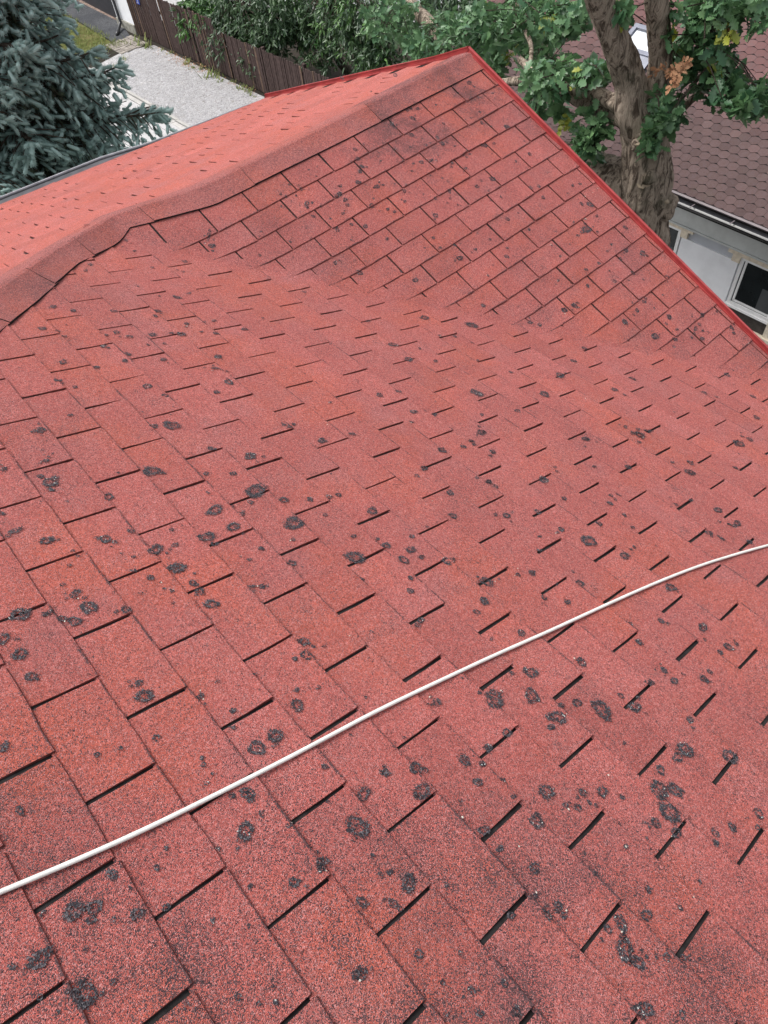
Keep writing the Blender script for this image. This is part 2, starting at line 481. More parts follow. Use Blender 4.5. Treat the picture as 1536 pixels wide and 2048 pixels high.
def make_tab(plan, zf, planes, mat, extra=0.0, bend=False, first=False):
    """plan(p, v): plan position of a point p across and v down the tab; zf(x, y): surface height"""
    rg = random.uniform
    gl, gh = (0.0038, 0.0078) if mat == 'shingle' else random.choice([(0.001, 0.002), (0.004, 0.007), (0.004, 0.009)])
    g0, g1 = TW / 2 - rg(gl, gh), TW / 2 - rg(gl, gh)
    nx, ny = (8, 6) if bend else (4, 3)
    w0 = [rg(-.0015, .0015) for _ in range(ny + 1)]; w1 = [rg(-.0015, .0015) for _ in range(ny + 1)]
    wb = [rg(-.0025, .0025) for _ in range(nx + 1)]
    lift0 = max(0, random.gauss(-0.002, 0.004)); lift1 = max(0, random.gauss(-0.002, 0.004)); lm = max(0, random.gauss(0.0, 0.0016))
    drop = rg(-.003, .003)
    vs = [-0.012 if not first else -0.24] + [TE * k / (ny - 1) for k in range(1, ny - 1)] + [TE - 0.007, TE]

    def off(p, v):
        o = off0(p, v)
        if bend:
            x, y = plan(p, v); w = min(1.0, abs(x - (y - Y0)) / 0.17); w = w * w * (3 - 2 * w)
            o = w * o + (1 - w) * (0.0085 + extra)
        return o

    def off0(p, v):
        f = max(0.0, v / TE); s = (p + TW / 2) / TW
        return 0.004 + 0.0070 * f + f * f * f * (lift0 * (1 - s) ** 3 + lift1 * s ** 3 + lm) + extra

    grid = []
    for j in range(ny + 1):
        row = []
        for i in range(nx + 1):
            s = i / nx
            p = -g0 + w0[j] + s * (g1 + w1[j] + g0 - w0[j]); v = vs[j] + ((wb[i] + drop) if j == ny else 0)
            x, y = plan(p, v); row.append((p, v, x, y))
        grid.append(row)
    mb = MB(); tint = random.gauss(1.0, 0.04)

    def soil(x, y):
        if mat != 'shingle': return 0.1
        ss = lambda t: min(1, max(0, t)) ** 2 * (3 - 2 * min(1, max(0, t)))
        s_ = ((x - 2.13) * 1.2 - (y + 6.21) * 1.07) / 1.6
        return max(1.05 * ss((s_ + .8) / .75) * (.75 + .3 * ss((x - 1.9) / .8)), 1.15 * ss((-.85 - x) / .5) * ss((y + 3.0) / .9), .6 * ss((x - .75) / .6) * ss((y + 1.7) / .5), .35 * ss((x - 2.2) / .8), .34 if y - Y0 > x else 0.0)
    tint = min(1.15, max(0.82, tint))

    def vert(q, o=None): return (q[2], q[3], zf(q[2], q[3]) + (off(q[0], q[1]) if o is None else o))

    inside = lambda q: all(a * q[2] + b * q[3] + c >= 0 for a, b, c in planes)
    for j in range(ny):
        for i in range(nx):
            poly = clip([grid[j][i], grid[j + 1][i], grid[j + 1][i + 1], grid[j][i + 1]], planes)
            if len(poly) >= 3:
                mb.add([vert(q) for q in poly], [tuple(range(len(poly)))], tint=tint, ev=[max(0, min(q[1], (TE - q[1]) * 0.8)) for q in poly], dirt=[soil(q[2], q[3]) for q in poly])
    if not mb.f: return
    edges = [(grid[ny][i], grid[ny][i + 1], 0.0070) for i in range(nx)]
    edges += [(grid[j + 1][nx], grid[j][nx], 1) for j in range(ny)] + [(grid[j][0], grid[j + 1][0], 1) for j in range(ny)]
    for a, b, dpt in edges:
        if inside(a) and inside(b):
            oa, ob = off(a[0], a[1]), off(b[0], b[1])
            da, db = (oa - dpt, ob - dpt) if dpt < 0.5 else (0.0, 0.0)
            if dpt < 0.5: da, db = min(da, 0.004 + extra), min(db, 0.004 + extra)
            mb.add([vert(a), vert(a, da), vert(b, db), vert(b)], [(0, 1, 2, 3)], mat=1, tint=tint * 0.8, ev=0.0, dirt=0.0)
    uv, dep = project(np.array(mb.v))
    vis = dep.min() > 0.1
    area = 0.0
    if vis:
        lo = np.clip(uv.min(0), 0, (PW, PH)); hi = np.clip(uv.max(0), 0, (PW, PH)); area = float(np.prod(hi - lo))
    TABS.append((mb, area, mat))


BUTT = simple('shingle_edge', (0.20, 0.062, 0.055), 0.95, 0.1, 0.35, 40)
# the slope that falls away from the camera
for j in range(-8, 28):
    d0 = V0N + j * TE
    for u in range(-9, 12):
        x0 = U0N + (u + (j % 2) * DON + 0.5) * TW
        if x0 < -2 or x0 > 4.6: continue
        yc = Y0 + CS * (d0 + TE / 2)
        if yc < -7.4 or yc > GABLE_Y: continue
        if x0 + 0.2 < -6.19 - yc or x0 + 0.2 < yc - Y0: continue
        bend = x0 - (yc - Y0) < 0.55
        jit = random.uniform(-0.01, 0.02)
        make_tab(lambda p, v, x0=x0, d0=d0: (x0 + p, Y0 + CS * (d0 + v)), roof_z,
                 [(1, -1, Y0 + 0.09 + jit), (1, 1, 6.19), (0, -1, GABLE_Y - 0.005), (-1, 0, 4.6)], 'shingle', bend=bend)
# the slope of the far wing, seen almost square on
for c in range(0, 24):
    d0 = V0F + c * TE
    for u in range(-6, 8):
        yc = U0F + (u + (c % 2) * DOF + 0.5) * TW
        xc = CS * (d0 + TE / 2)
        if yc > GABLE_Y + 0.2 or yc < -4.5: continue
        if xc > yc - Y0 + 0.5 or xc < -1.85 or xc > 2.7: continue
        bend = xc - (yc - Y0) > -0.55
        jit = random.uniform(-0.01, 0.045)
        make_tab(lambda p, v, yc=yc, d0=d0: (CS * (d0 + v), yc - p), roof_z,
                 [(-1, 1, -Y0 + 0.0 + jit), (0, -1, GABLE_Y - 0.006), (1, 0, 1.69), (0, 1, 4.35)], 'shingle', extra=0.0009, bend=bend, first=(c == 0))
# the slope beyond the ridge, down to the gutter
LS = math.hypot(1, 0.355)
for c in range(0, 34):
    for u in range(0, 22):
        yc = GABLE_Y - 0.12 - (u + (c % 2) * 0.5 + random.uniform(-.02, .02)) * TW
        if yc < -7.3: continue
        dd = c * TE / LS

        def plan(p, v, yc=yc, dd=dd):
            y = yc + p; return (eave_x(y) + dd + (TE - v) / LS, y)
        xm, ym = plan(0, TE / 2)
        if xm > crest_x(ym) + 0.1: continue
        ya, yb_ = yc - TW / 2, yc + TW / 2
        xa, xb = crest_x(ya) - 0.03, crest_x(yb_) - 0.03
        if ya < -3.55 and yb_ > -4.7: xa, xb = min(xa, crest_x(ya + .17) - .03, xb), min(xb, crest_x(yb_ - .17) - .03, xa)
        nx_, ny_ = -(yb_ - ya), (xb - xa)
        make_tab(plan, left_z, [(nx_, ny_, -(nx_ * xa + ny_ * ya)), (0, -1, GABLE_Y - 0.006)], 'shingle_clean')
TABS.sort(key=lambda t: -t[1])
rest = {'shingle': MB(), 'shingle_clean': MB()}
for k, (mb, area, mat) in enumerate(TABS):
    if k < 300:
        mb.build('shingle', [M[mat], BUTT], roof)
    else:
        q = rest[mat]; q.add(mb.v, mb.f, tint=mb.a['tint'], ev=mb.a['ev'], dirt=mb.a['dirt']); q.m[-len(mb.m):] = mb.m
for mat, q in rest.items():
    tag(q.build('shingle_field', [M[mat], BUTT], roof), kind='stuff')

# ---- ridge and hip cap ----
def resample(poly, s):
    poly = np.array(poly, float); L = np.r_[0, np.cumsum(np.linalg.norm(np.diff(poly[:, :2], axis=0), axis=1))]
    return np.array([np.interp(s, L, poly[:, k]) for k in range(poly.shape[1])])


def plen(poly):
    poly = np.array(poly, float); return np.r_[0, np.cumsum(np.linalg.norm(np.diff(poly[:, :2], axis=0), axis=1))]


LC, LR_ = plen(CREST), plen(REDGE)
cuts = [0, 1.12, 2.28, 3.05, 3.62, 4.15, 4.72, 5.4, 6.3, 7.4, 8.6]
for a, b in zip(cuts[:-1], cuts[1:]):
    mb = MB(); n = 12; sec = []
    j0 = random.uniform(-.006, .006)
    for i in range(n + 1):
        s = a - 0.03 + (b - a + 0.03) * i / n; s = max(0.0, s)
        cpt = resample(CREST, s); t = np.interp(s, LC, range(len(CREST)))
        rp = np.array([np.interp(t, range(len(REDGE)), [p[k] for p in REDGE]) for k in (0, 1)])
        rp = rp + random.uniform(-.0006, .0006) + j0 * .4
        dirr = cpt[:2] - rp; dirr /= np.linalg.norm(dirr)
        lp = cpt[:2] + dirr * 0.17
        lift = 0.008 * i / n * (1 if b < 8 else 0)
        rz = float(roof_z(*rp)) + 0.0145 + lift * 0.6; lz = float(left_z(*lp)) + 0.02
        row = []
        for f in (0, .3, .62, .86):
            q = rp * (1 - f) + cpt[:2] * f; z = rz * (1 - f) + cpt[2] * f - 0.006 * math.sin(f * math.pi) * 0.2
            row.append((q[0], q[1], z + lift * 0.3 + (0.004 if f > .8 else 0)))
        row.append((cpt[0], cpt[1], cpt[2] + lift * 0.3 - 0.004))
        for f in (.2, .6, 1):
            q = cpt[:2] * (1 - f) + lp * f; z = cpt[2] * (1 - f) + lz * f; row.append((q[0], q[1], z))
        low = (rp[0], rp[1], rz - 0.008)
        sec.append([low] + row)
    m_ = len(sec[0])
    mb.add([p for r_ in sec for p in r_], [(i * m_ + k, (i + 1) * m_ + k, (i + 1) * m_ + k + 1, i * m_ + k + 1) for i in range(n) for k in range(1, m_ - 1)],
           tint=random.uniform(.95, 1.02), ev=0.1, dirt=(1.0 if b < 1.5 else .3))
    mb.add([p for r_ in sec for p in r_[:2]], [(2 * i, 2 * i + 2, 2 * i + 3, 2 * i + 1) for i in range(n)], mat=1, tint=0.7, ev=0)
    e = sec[-1]
    mb.add(e + [(p[0], p[1], p[2] - 0.012) for p in e], [(k + 1, k, m_ + k, m_ + k + 1) for k in range(5)], mat=1, tint=.7, ev=0)
    mb.build('ridge_shingle', [M['cap'], M['bitumen']], roof)

# ---- verge trim, gutter, walls ----
def verge(pts):
    mb = MB()
    n = len(pts)
    sec = [(-0.016, 0.016), (-0.004, 0.016), (-0.004, 0.040), (-0.009, 0.043), (-0.008, 0.049), (0.010, 0.049), (0.012, -0.16), (0.002, -0.16), (0.0, 0.004), (-0.016, 0.004)]
    ve = [(x, GABLE_Y + a, z + b + random.uniform(-.002, .002)) for x, z in pts for a, b in sec]
    m_ = len(sec)
    mb.add(ve, [(i * m_ + k, i * m_ + (k + 1) % m_, (i + 1) * m_ + (k + 1) % m_, (i + 1) * m_ + k) for i in range(n - 1) for k in range(m_)])
    mb.add([ve[k] for k in range(m_)], [tuple(range(m_))]); mb.add([ve[(n - 1) * m_ + k] for k in range(m_)], [tuple(range(m_ - 1, -1, -1))])
    return mb


xs_ = np.linspace(-1.700, 2.7, 12)
verge([(x, (float(roof_z(x, GABLE_Y)) if x > -1.6 else 0.742)) for x in xs_]).build('verge_trim', [M['red_metal']], house)
xl = np.linspace(-1.708, eave_x(GABLE_Y) - 0.06, 9)
verge([(x, left_z(x, GABLE_Y) + (0.016 if k == 0 else 0)) for k, x in enumerate(xl)]).build('verge_trim', [M['red_metal']], house)

gp = [(-5.455, -4.2), (-5.33, -3.0), (-5.17, -2.45), (-5.09, -1.86), (-5.01, -1.22)]
gp = [(-5.72, -7.2)] + gp
gut = MB(); seg = 9; ve = []
for x, y in gp:
    w = (eave_x(y) + 0.035 - x)
    for k in range(seg):
        a = math.pi * k / (seg - 1); ve.append((x + w / 2 - math.cos(a) * w / 2, y, -0.445 - math.sin(a) * 0.085))
gut.add(ve, [(i * seg + k, i * seg + k + 1, (i + 1) * seg + k + 1, (i + 1) * seg + k) for i in range(len(gp) - 1) for k in range(seg - 1)])
gut.add(ve[-seg:], [tuple(range(seg))])
gutter = gut.build('gutter', [M['gutter_grey']], house)
rim = MB(); rim.tube([(x, y, -0.44) for x, y in gp], 0.014, 7); rim.build('gutter_rim', [M['rim_grey']], gutter)
sil = MB()
for i in range(len(gp) - 1):
    (xa, ya), (xb, yb) = gp[i], gp[i + 1]
    sil.add([(xa + .015, ya, -.452), (xb + .015, yb, -.452), (eave_x(yb) + .03, yb, -.44), (eave_x(ya) + .03, ya, -.44)], [(0, 1, 2, 3)])
sil.build('gutter_silt', [M['gutter_grey']], gutter)

wl = MB()
wl.box((-4.72, -7.4, ZG), (2.35, -1.25, -0.75))
wl.hexa([(-4.70, -1.35, -0.76), (2.33, -1.35, -0.76), (2.33, -1.25, -0.76), (-4.70, -1.25, -0.76), (-4.5, -1.35, -.42), (1.0, -1.35, -.6), (1.0, -1.25, -.6), (-4.5, -1.25, -.42)])
wl.hexa([(-4.45, -1.34, -0.415), (.95, -1.34, -0.595), (.95, -1.26, -0.595), (-4.45, -1.26, -0.415), (-1.75, -1.34, .66), (-1.65, -1.34, .66), (-1.65, -1.26, .66), (-1.75, -1.26, .66)])
wl.box((2.353, -7.4, ZG), (4.4, -1.6, -1.0))
wl.build('wall', [M['render']], house)

# ---- lichen ----
SPOTS = []


def spots(ox, oy, s, txt):
    for w in txt.split():
        x, y, r = (float(q) for q in w.split(',')); SPOTS.append((ox + x * s, oy + y * s, r * s))


spots(0, 850, .5, '170,30,20 185,150,18 20,185,15 210,232,28 438,292,28 425,462,25 615,190,28 828,200,22 935,202,26 1028,268,35 1003,315,18 835,278,18 865,348,33 970,362,18 935,415,26 825,455,38 705,487,20 630,503,30 715,575,35 610,620,28 258,645,20 308,682,32 362,735,30 255,780,32 305,790,32 85,765,35 20,860,32 90,920,38 135,1012,28 12,360,15 68,428,22 192,470,25 320,532,12 510,745,22 800,675,30 850,720,30 1010,650,20 1052,652,18 1138,305,22 1243,305,26 1178,403,38 1302,365,14 1355,285,22 1170,558,20 1415,452,22 1425,535,32 1490,350,25 1000,128,22 850,103,22 1290,67,18 580,1090,40 935,1148,26 1190,1065,24 1190,1125,32 1220,870,20 1230,930,22 695,8,28 620,10,20 1160,15,18 1410,42,12 1510,460,12 1450,622,10')
spots(768, 850, .5, '390,38,18 350,70,12 318,92,10 235,108,20 435,112,16 425,128,10 160,180,18 418,233,24 265,280,20 690,190,14 640,225,26 275,368,18 112,453,18 10,485,15 108,505,20 150,535,26 82,545,22 250,552,20 490,368,20 615,352,16 705,422,16 838,172,14 810,65,18 975,175,18 935,285,16 1020,45,22 1055,30,14 1232,158,14 1222,192,20 1405,177,14 1420,80,22 1460,62,18 1430,50,12 1165,322,10 1225,308,14 1335,345,16 1338,392,14 1410,398,18 860,400,16 820,470,32 995,415,18 960,528,24 1295,437,16 1345,457,18 1460,475,12 620,505,14 410,632,32 535,605,24 590,595,20 105,670,20 400,710,24 370,752,30 640,697,18 735,712,20 780,637,22 148,785,28 550,838,22 1145,655,22 1105,790,22 1270,815,24 1020,875,24 1375,893,26 1275,1020,20 1118,985,18 1160,1030,26 585,995,30 787,952,24 590,1088,36 440,1100,38 690,1172,46 870,1145,38 770,1115,26 212,1112,20 1000,1130,30 1220,1185,30')
spots(0, 1448, .5, '28,100,28 85,350,24 455,605,44 300,750,40 385,738,30 560,758,38 170,945,50 350,1075,60 1030,98,42 1103,50,40 993,285,38 985,430,45 1455,282,34 1435,415,44 1295,552,30 1183,637,32 1450,715,20 1445,1000,25 1040,1118,18 1525,195,18 1160,410,16')
spots(768, 1448, .5, '130,178,28 322,150,28 375,235,32 392,165,26 415,100,24 490,40,32 650,278,34 610,395,34 775,340,26 868,275,36 1100,265,38 1160,270,28 1200,105,30 1100,185,18 1170,140,30 1385,140,32 1140,360,42 1165,440,20 1048,400,12 1050,460,12 965,492,12 1325,480,18 1495,360,20 150,275,34 400,430,26 600,580,46 100,635,46 38,718,22 690,732,30 655,770,22 605,688,14 845,600,16 1055,668,16 1045,765,24 1180,738,16 1260,632,18 945,800,28 890,820,24 960,905,36 1010,955,28 1125,935,26 1215,935,18 1035,1145,42 140,920,28 350,1068,20 525,1150,26 235,1035,12 480,1040,30 940,400,16 10,200,22')
spots(400, 100, .3906, '415,750,14 495,755,14 550,795,20 720,705,15 745,775,16 912,708,16 830,605,12 820,632,14 775,580,14 838,490,10 795,518,12 880,808,16 848,912,18 310,1068,18 50,960,18 45,990,16 65,1020,18 695,1102,14 820,1155,16 960,978,10 998,838,10 1085,443,14 1155,495,12 1135,583,16 1242,487,12 1190,572,12 1180,650,8 1240,665,8 1358,615,14 1290,585,12 1365,555,10 1500,670,16 1205,857,14 1265,792,8 1410,1032,14 1328,1077,14 1195,970,10 1210,290,8 1020,290,18 1060,315,16 1090,360,14 970,285,14 1200,210,12 670,450,12 460,700,10 315,725,12')
spots(700, 500, .5443, '403,38,10 240,120,14 488,215,14 825,213,16 788,230,14 660,280,16 1010,272,12 1170,250,14 1268,295,14 1292,245,10 1345,232,8 1400,290,10 1118,325,14 445,285,24 275,258,14 68,268,12 330,320,12 215,408,20 160,355,16 385,325,12 315,415,14 470,410,10 770,465,18 820,415,10 590,455,10 715,535,18 465,530,24 180,525,12 110,538,12 235,600,18 310,610,16 485,610,12 485,675,14 415,728,10 448,708,10 525,750,16 335,740,16 272,808,16 508,858,20 865,700,14 1010,655,12 970,518,12 895,800,14 1020,800,14 1060,685,16 1090,670,10 860,370,12 1035,478,16 1380,470,12 1478,545,12 1345,545,10 1300,530,10 1190,600,8 1490,620,18 1420,720,14 1250,790,12 1250,820,14 1410,805,12')
spots(0, 420, .3255, '335,605,22 265,740,22 365,755,18 415,718,16 460,632,16 642,850,20 720,762,22 800,790,18 785,893,20 775,940,18 1010,932,22 365,1060,24 465,1097,18 910,1098,24 1335,1128,22 395,945,28 705,635,18 975,630,26 960,665,24 1120,775,26 940,775,24 1335,770,30 1510,745,18 1015,830,14 1340,910,28 1260,980,18 1330,985,18 1410,1070,24 1090,545,20 1165,525,20 985,542,16 855,480,10 1095,382,12 940,368,12 1145,340,14 765,250,12 560,350,14 460,368,14 370,330,14 1265,465,12 1320,690,16 1260,697,12 1150,710,14 1240,270,12')
spots(1050, 350, .2604, '105,100,16 365,95,22 420,80,16 325,155,16 495,240,34 550,325,20 470,430,40 520,410,14 770,415,20 775,590,20 900,615,26 630,600,18 365,1020,24 300,1055,22 1110,1100,18 1360,1085,18 1465,1060,16 235,450,12 30,430,14 370,375,18')

for (u, v, r) in list(SPOTS):
    if random.random() < .33:
        for _ in range(random.choice([1, 1, 2, 3])):
            a = random.uniform(0, 6.28); q = r * random.uniform(1.2, 2.4); SPOTS.append((u + math.cos(a) * q, v + math.sin(a) * q * .7, r * random.uniform(.25, .6)))
for _ in range(230):
    u, v = random.uniform(60, 1530), random.uniform(420, 2040)
    if v < 1000 - .42 * (1536 - u) and random.random() < .2: continue
    if u > 900 and v < 90 + (u - 930): continue
    if v > 460 or u > 420: SPOTS.append((u, v, random.uniform(2, 5.5) * (.7 + v / 1700)))
for _ in range(110):
    u = random.uniform(620, 1420); v = random.uniform(max(150, 160 + (u - 960) * 1.06), 460 + .3 * (u - 600)); SPOTS.append((u, v, random.uniform(2.2, 5.5)))
for _ in range(60):
    k = random.random(); u = random.uniform(520, 1000); v = 480 - .5 * (u - 300) + random.uniform(10, 260); SPOTS.append((u, v, random.uniform(2, 4.5)))
V, T, RAD, SOL, CRU = [], [], [], [], []
nseg = 16
crumbs = []
for (u, v, rp) in SPOTS:
    P = hit(u, v, (0, TS, 1), TS * Y0)
    nearp = True
    if P[0] < P[1] - Y0: P = hit(u, v, (TS, 0, 1), 0.0); nearp = False
    dep = (P - CAM) @ R[2]
    rad = rp * random.choice([.55, .7, .82, .9, 1.0, 1.15]) * dep / FPX * (1.22 if nearp else 1.12)
    sol = random.choice([0, 0, 0, 0, .15, .35, .8]) if rad > 0.02 else random.choice([0, .4, .8])
    cru = random.choice([0, 0, 0, 0, .008, .015, .03])
    rnd = [random.uniform(.68, 1.22) for _ in range(nseg)]
    rnd = [(rnd[k - 1] + 2 * rnd[k] + rnd[(k + 1) % nseg]) / 4 for k in range(nseg)]
    ax = random.uniform(0, math.pi); el = random.uniform(1.0, 1.22)
    b = len(V)
    for ring in (0, .4, .75, 1.0):
        for k in range(nseg if ring else 1):
            a = 2 * math.pi * k / nseg
            q = rad * ring * rnd[k]
            cx, cy = q * math.cos(a) * el, q * math.sin(a) / el
            dx, dy = cx * math.cos(ax) - cy * math.sin(ax), cx * math.sin(ax) + cy * math.cos(ax)
            x, y = P[0] + dx, P[1] + dy
            d = (y - Y0) / CS - V0N if x > y - Y0 else x / CS - V0F
            fr = (d / TE) % 1.0
            V.append((x, y, float(roof_z(x, y)) + 0.004 + 0.0070 * fr + 0.0045)); RAD.append(ring); SOL.append(sol); CRU.append(cru)
    for k in range(nseg):
        k2 = (k + 1) % nseg
        T.append((b, b + 1 + k, b + 1 + k2))
        for r_ in (0, 1):
            o1, o2 = b + 1 + r_ * nseg, b + 1 + (r_ + 1) * nseg
            T.append((o1 + k, o2 + k, o2 + k2)); T.append((o1 + k, o2 + k2, o1 + k2))
    if random.random() < 0.05:
        a = random.uniform(0, 6.28); crumbs.append((P[0] + math.cos(a) * rad, P[1] + math.sin(a) * rad))
tag(tri_mesh('lichen', V, T, [M['lichen']], roof, attrs={'rad': RAD, 'solid': SOL, 'crust': CRU}), kind='stuff')
# pale crumbs of crust
for (u, v) in ((1195, 380), (1185, 388), (1170, 396), (1300, 505), (1325, 515), (952, 132), (925, 113), (1495, 690), (1385, 1795), (1250, 1695), (1038, 1695), (1216, 1553), (925, 1637), (655, 853), (1035, 1140), (865, 1005), (1170, 800), (1340, 836), (130, 965), (700, 1275)):
    P = hit(u, v, (0, TS, 1), TS * Y0)
    if P[0] < P[1] - Y0: P = hit(u, v, (TS, 0, 1), 0.0)
    crumbs.append((P[0], P[1]))
cb = MB()
for (x, y) in crumbs:
    r = random.uniform(.0016, .0036) * (1 + 0.10 * abs(y + 5)); z = float(roof_z(x, y)) + 0.012
    ve = [(x + r * math.cos(a) * random.uniform(.5, 1.6), y + r * math.sin(a) * random.uniform(.6, 1.2), z) for a in np.linspace(0, 2 * math.pi, 7)[:-1]]
    ve.append((x, y, z + r * 0.3)); cb.add(ve, [(k, (k + 1) % 6, 6) for k in range(6)])
tag(cb.build('crust_crumbs', [M['crust']], roof), kind='stuff')

# ------------------------------------------------------------------ white cable across the roof
cp = []
for (u, v) in ((-140, 1843), (0, 1784), (150, 1722), (300, 1655), (440, 1585), (560, 1525), (700, 1450), (768, 1414), (900, 1352), (1000, 1305), (1100, 1262), (1200, 1215), (1300, 1170), (1400, 1130), (1480, 1106), (1536, 1090), (1640, 1066)):
    P = hit(u, v, (0, TS, 1), TS * Y0 + 0.0185); cp.append(P)
cp = np.array(cp)
tt = np.linspace(0, len(cp) - 1, 70)
cs_ = np.array([np.interp(tt, range(len(cp)), cp[:, k]) for k in range(3)]).T
for _ in range(6): cs_[1:-1] = 0.25 * cs_[:-2] + 0.5 * cs_[1:-1] + 0.25 * cs_[2:]
cm = MB(); cm.tube(cs_, 0.0060, 12)
tag(cm.build('cable', [M['cable']], smooth=True), 'white cable lying slantwise across the red shingle roof', 'cable')


# ------------------------------------------------------------------ ground
def slab(name, poly, z, mat, depth=0.0, kind='structure', parent=None):
    mb = MB(); n = len(poly)
    mb.add([(x, y, z) for x, y in poly], [tuple(range(n))])
    if depth:
        mb.add([(x, y, z) for x, y in poly] + [(x, y, z - depth) for x, y in poly], [(k, n + k, n + (k + 1) % n, (k + 1) % n) for k in range(n)])
    o = mb.build(name, [mat], parent)
    if parent is None and kind: o['kind'] = kind
    return o


slab('ground', [(-400, -400), (400, -400), (400, 400), (-400, 400)], ZG, M['soil'])
slab('gravel_driveway', [(-29.6, 5.62), (-4.0, 5.35), (-4.0, 8.62), (-29.4, 8.62), (-30.0, 7.5)], ZG + 0.02, M['gravel'], 0.03)
slab('paved_apron', [(-31.3, 7.2), (-29.75, 6.6), (-29.5, 8.55), (-31.3, 8.6)], ZG + 0.016, M['soil'], 0.02)
apron = bpy.data.objects['paved_apron']
for i in range(7):
    for j in range(5):
        x0 = -31.25 + i * 0.25 + (j % 2) * 0.05; y0 = 7.25 + j * 0.26
        if x0 > -29.8: continue
        z = ZG + 0.03 + random.uniform(-.008, .01)
        b = MB(); b.box((x0, y0, ZG), (x0 + 0.225, y0 + 0.235, z + 0.02)); b.build('paving_stone', [M['paver']], apron)
slab('dark_path', [(-31.2, 7.66), (-31.1, 8.44), (-33.0, 9.0), (-60, 9.6), (-60, 8.5), (-37, 8.0)], ZG + 0.04, M['asphalt'], 0.06)
slab('gravel_border', [(-33.0, 9.0), (-33.4, 9.16), (-60, 10.1), (-60, 9.6)], ZG + 0.03, M['brown_gravel'])
slab('lawn', [(-31.4, 7.62), (-37, 7.95), (-60, 8.45), (-60, 3.0), (-31.5, 4.6), (-30.2, 6.5)], ZG + 0.025, M['turf'])
slab('neighbour_yard', [(-60, 10.3), (-26.5, 10.3), (-26.5, 15.5), (-60, 15.5)], ZG + 0.02, M['concrete'])
# concrete drive: strips with open joints
slab('drive_bed', [(-60, 3.0), (-4.2, 1.5), (-4.2, 5.34), (-60, 6.0)], ZG + 0.008, M['joint'])
bed = bpy.data.objects['drive_bed']
strips = [(5.50, 5.60, 'kerb', .09), (5.30, 5.47, 'kerb', .05), (4.88, 5.28, 'concrete', .035), (4.59, 4.86, 'concrete', .035), (3.74, 4.57, 'concrete', .03), (3.44, 3.72, 'concrete', .035), (2.3, 3.41, 'concrete', .03)]
for (ya, yb, mt, hgt) in strips:
    L = 1.9 if mt == 'kerb' else 4.2
    x = -30.0
    while x < -6.0:
        b = MB(); sk = -0.012 * (x + 25)
        b.hexa([(x, ya + sk, ZG), (x + L - .03, ya + sk, ZG), (x + L - .03, yb + sk, ZG), (x, yb + sk, ZG),
                (x, ya + sk, ZG + hgt), (x + L - .03, ya + sk, ZG + hgt), (x + L - .03, yb + sk, ZG + hgt), (x, yb + sk, ZG + hgt)])
        b.build('kerb_stone' if mt == 'kerb' else 'concrete_slab', [M[mt]], bed); x += L
# loose pebbles and weeds
N = 16000
px_ = RNG.uniform(-29.4, -17, N); py_ = RNG.uniform(5.75, 8.55, N)
sz = RNG.uniform(.011, .028, N)
octv = np.array([[1, 0, 0], [-1, 0, 0], [0, 1, 0], [0, -1, 0], [0, 0, .6], [0, 0, -.6]], float)
octt = np.array([[0, 2, 4], [2, 1, 4], [1, 3, 4], [3, 0, 4]])
ang = RNG.uniform(0, 6.28, N); ca, sa = np.cos(ang), np.sin(ang)
Vp = octv[None] * sz[:, None, None] * RNG.uniform(.7, 1.3, (N, 1, 3))
Vr = np.stack([Vp[..., 0] * ca[:, None] - Vp[..., 1] * sa[:, None], Vp[..., 0] * sa[:, None] + Vp[..., 1] * ca[:, None], Vp[..., 2]], -1)
Vr += np.stack([px_, py_, np.full(N, ZG + 0.028)], -1)[:, None]
tag(tri_mesh('gravel', Vr.reshape(-1, 3), (octt[None] + 6 * np.arange(N)[:, None, None]).reshape(-1, 3), [M['pebble']]), 'loose pale gravel stones on the driveway', 'gravel', kind='stuff')


def blades(name, pts, hgt, mat, n_each, spread, **kw):
    V, T, A = [], [], []
    for (x, y, s) in pts:
        for _ in range(n_each):
            a = random.uniform(0, 6.28); r = random.uniform(0, spread) * s; bx, by = x + r * math.cos(a), y + r * math.sin(a)
            h_ = hgt * s * random.uniform(.5, 1.2); a2 = random.uniform(0, 6.28); w = .012 + .02 * s * random.random()
            lx, ly = math.cos(a2) * h_ * .6, math.sin(a2) * h_ * .6
            b = len(V)
            V += [(bx - w, by, ZG + .02), (bx + w, by, ZG + .02), (bx + lx, by + ly, ZG + h_)]; T.append((b, b + 1, b + 2)); A += [random.random()] * 3
    o = tri_mesh(name, V, T, [mat], attrs={'tint': A}); return tag(o, **kw)


lp = []
for _ in range(1500):
    x = random.uniform(-39, -30.5); y = random.uniform(5.0, 7.9); lp.append((x, y, 1.0))
blades('grass', lp, 0.16, M['grass'], 4, .12, label='patchy yellowish grass beside the dark path', cat='grass', kind='stuff')
wp = [(random.uniform(-29.5, -20), random.uniform(8.25, 8.7), random.uniform(.5, 1.6)) for _ in range(26)]
wp += [(-30.2, 8.25, 3), (-29.4, 8.3, 2.6), (-24.6, 8.4, 3), (-24.3, 8.5, 2), (-29.2, 7.0, 1.5), (-28.8, 6.4, 1.5)]
blades('weeds', wp, 0.13, M['grass'], 16, .14, label='small green weeds growing along the fence foot', cat='weeds', kind='stuff')
dp = [(random.gauss(-26.6, .9), random.gauss(8.45, .12), 1.0) for _ in range(110)] + [(random.uniform(-29, -20), random.uniform(8.4, 8.75), .8) for _ in range(60)]
blades('dead_grass', dp, 0.06, M['dry_leaf'], 5, .12, label='dry brown litter along the edge of the gravel', cat='litter', kind='stuff')

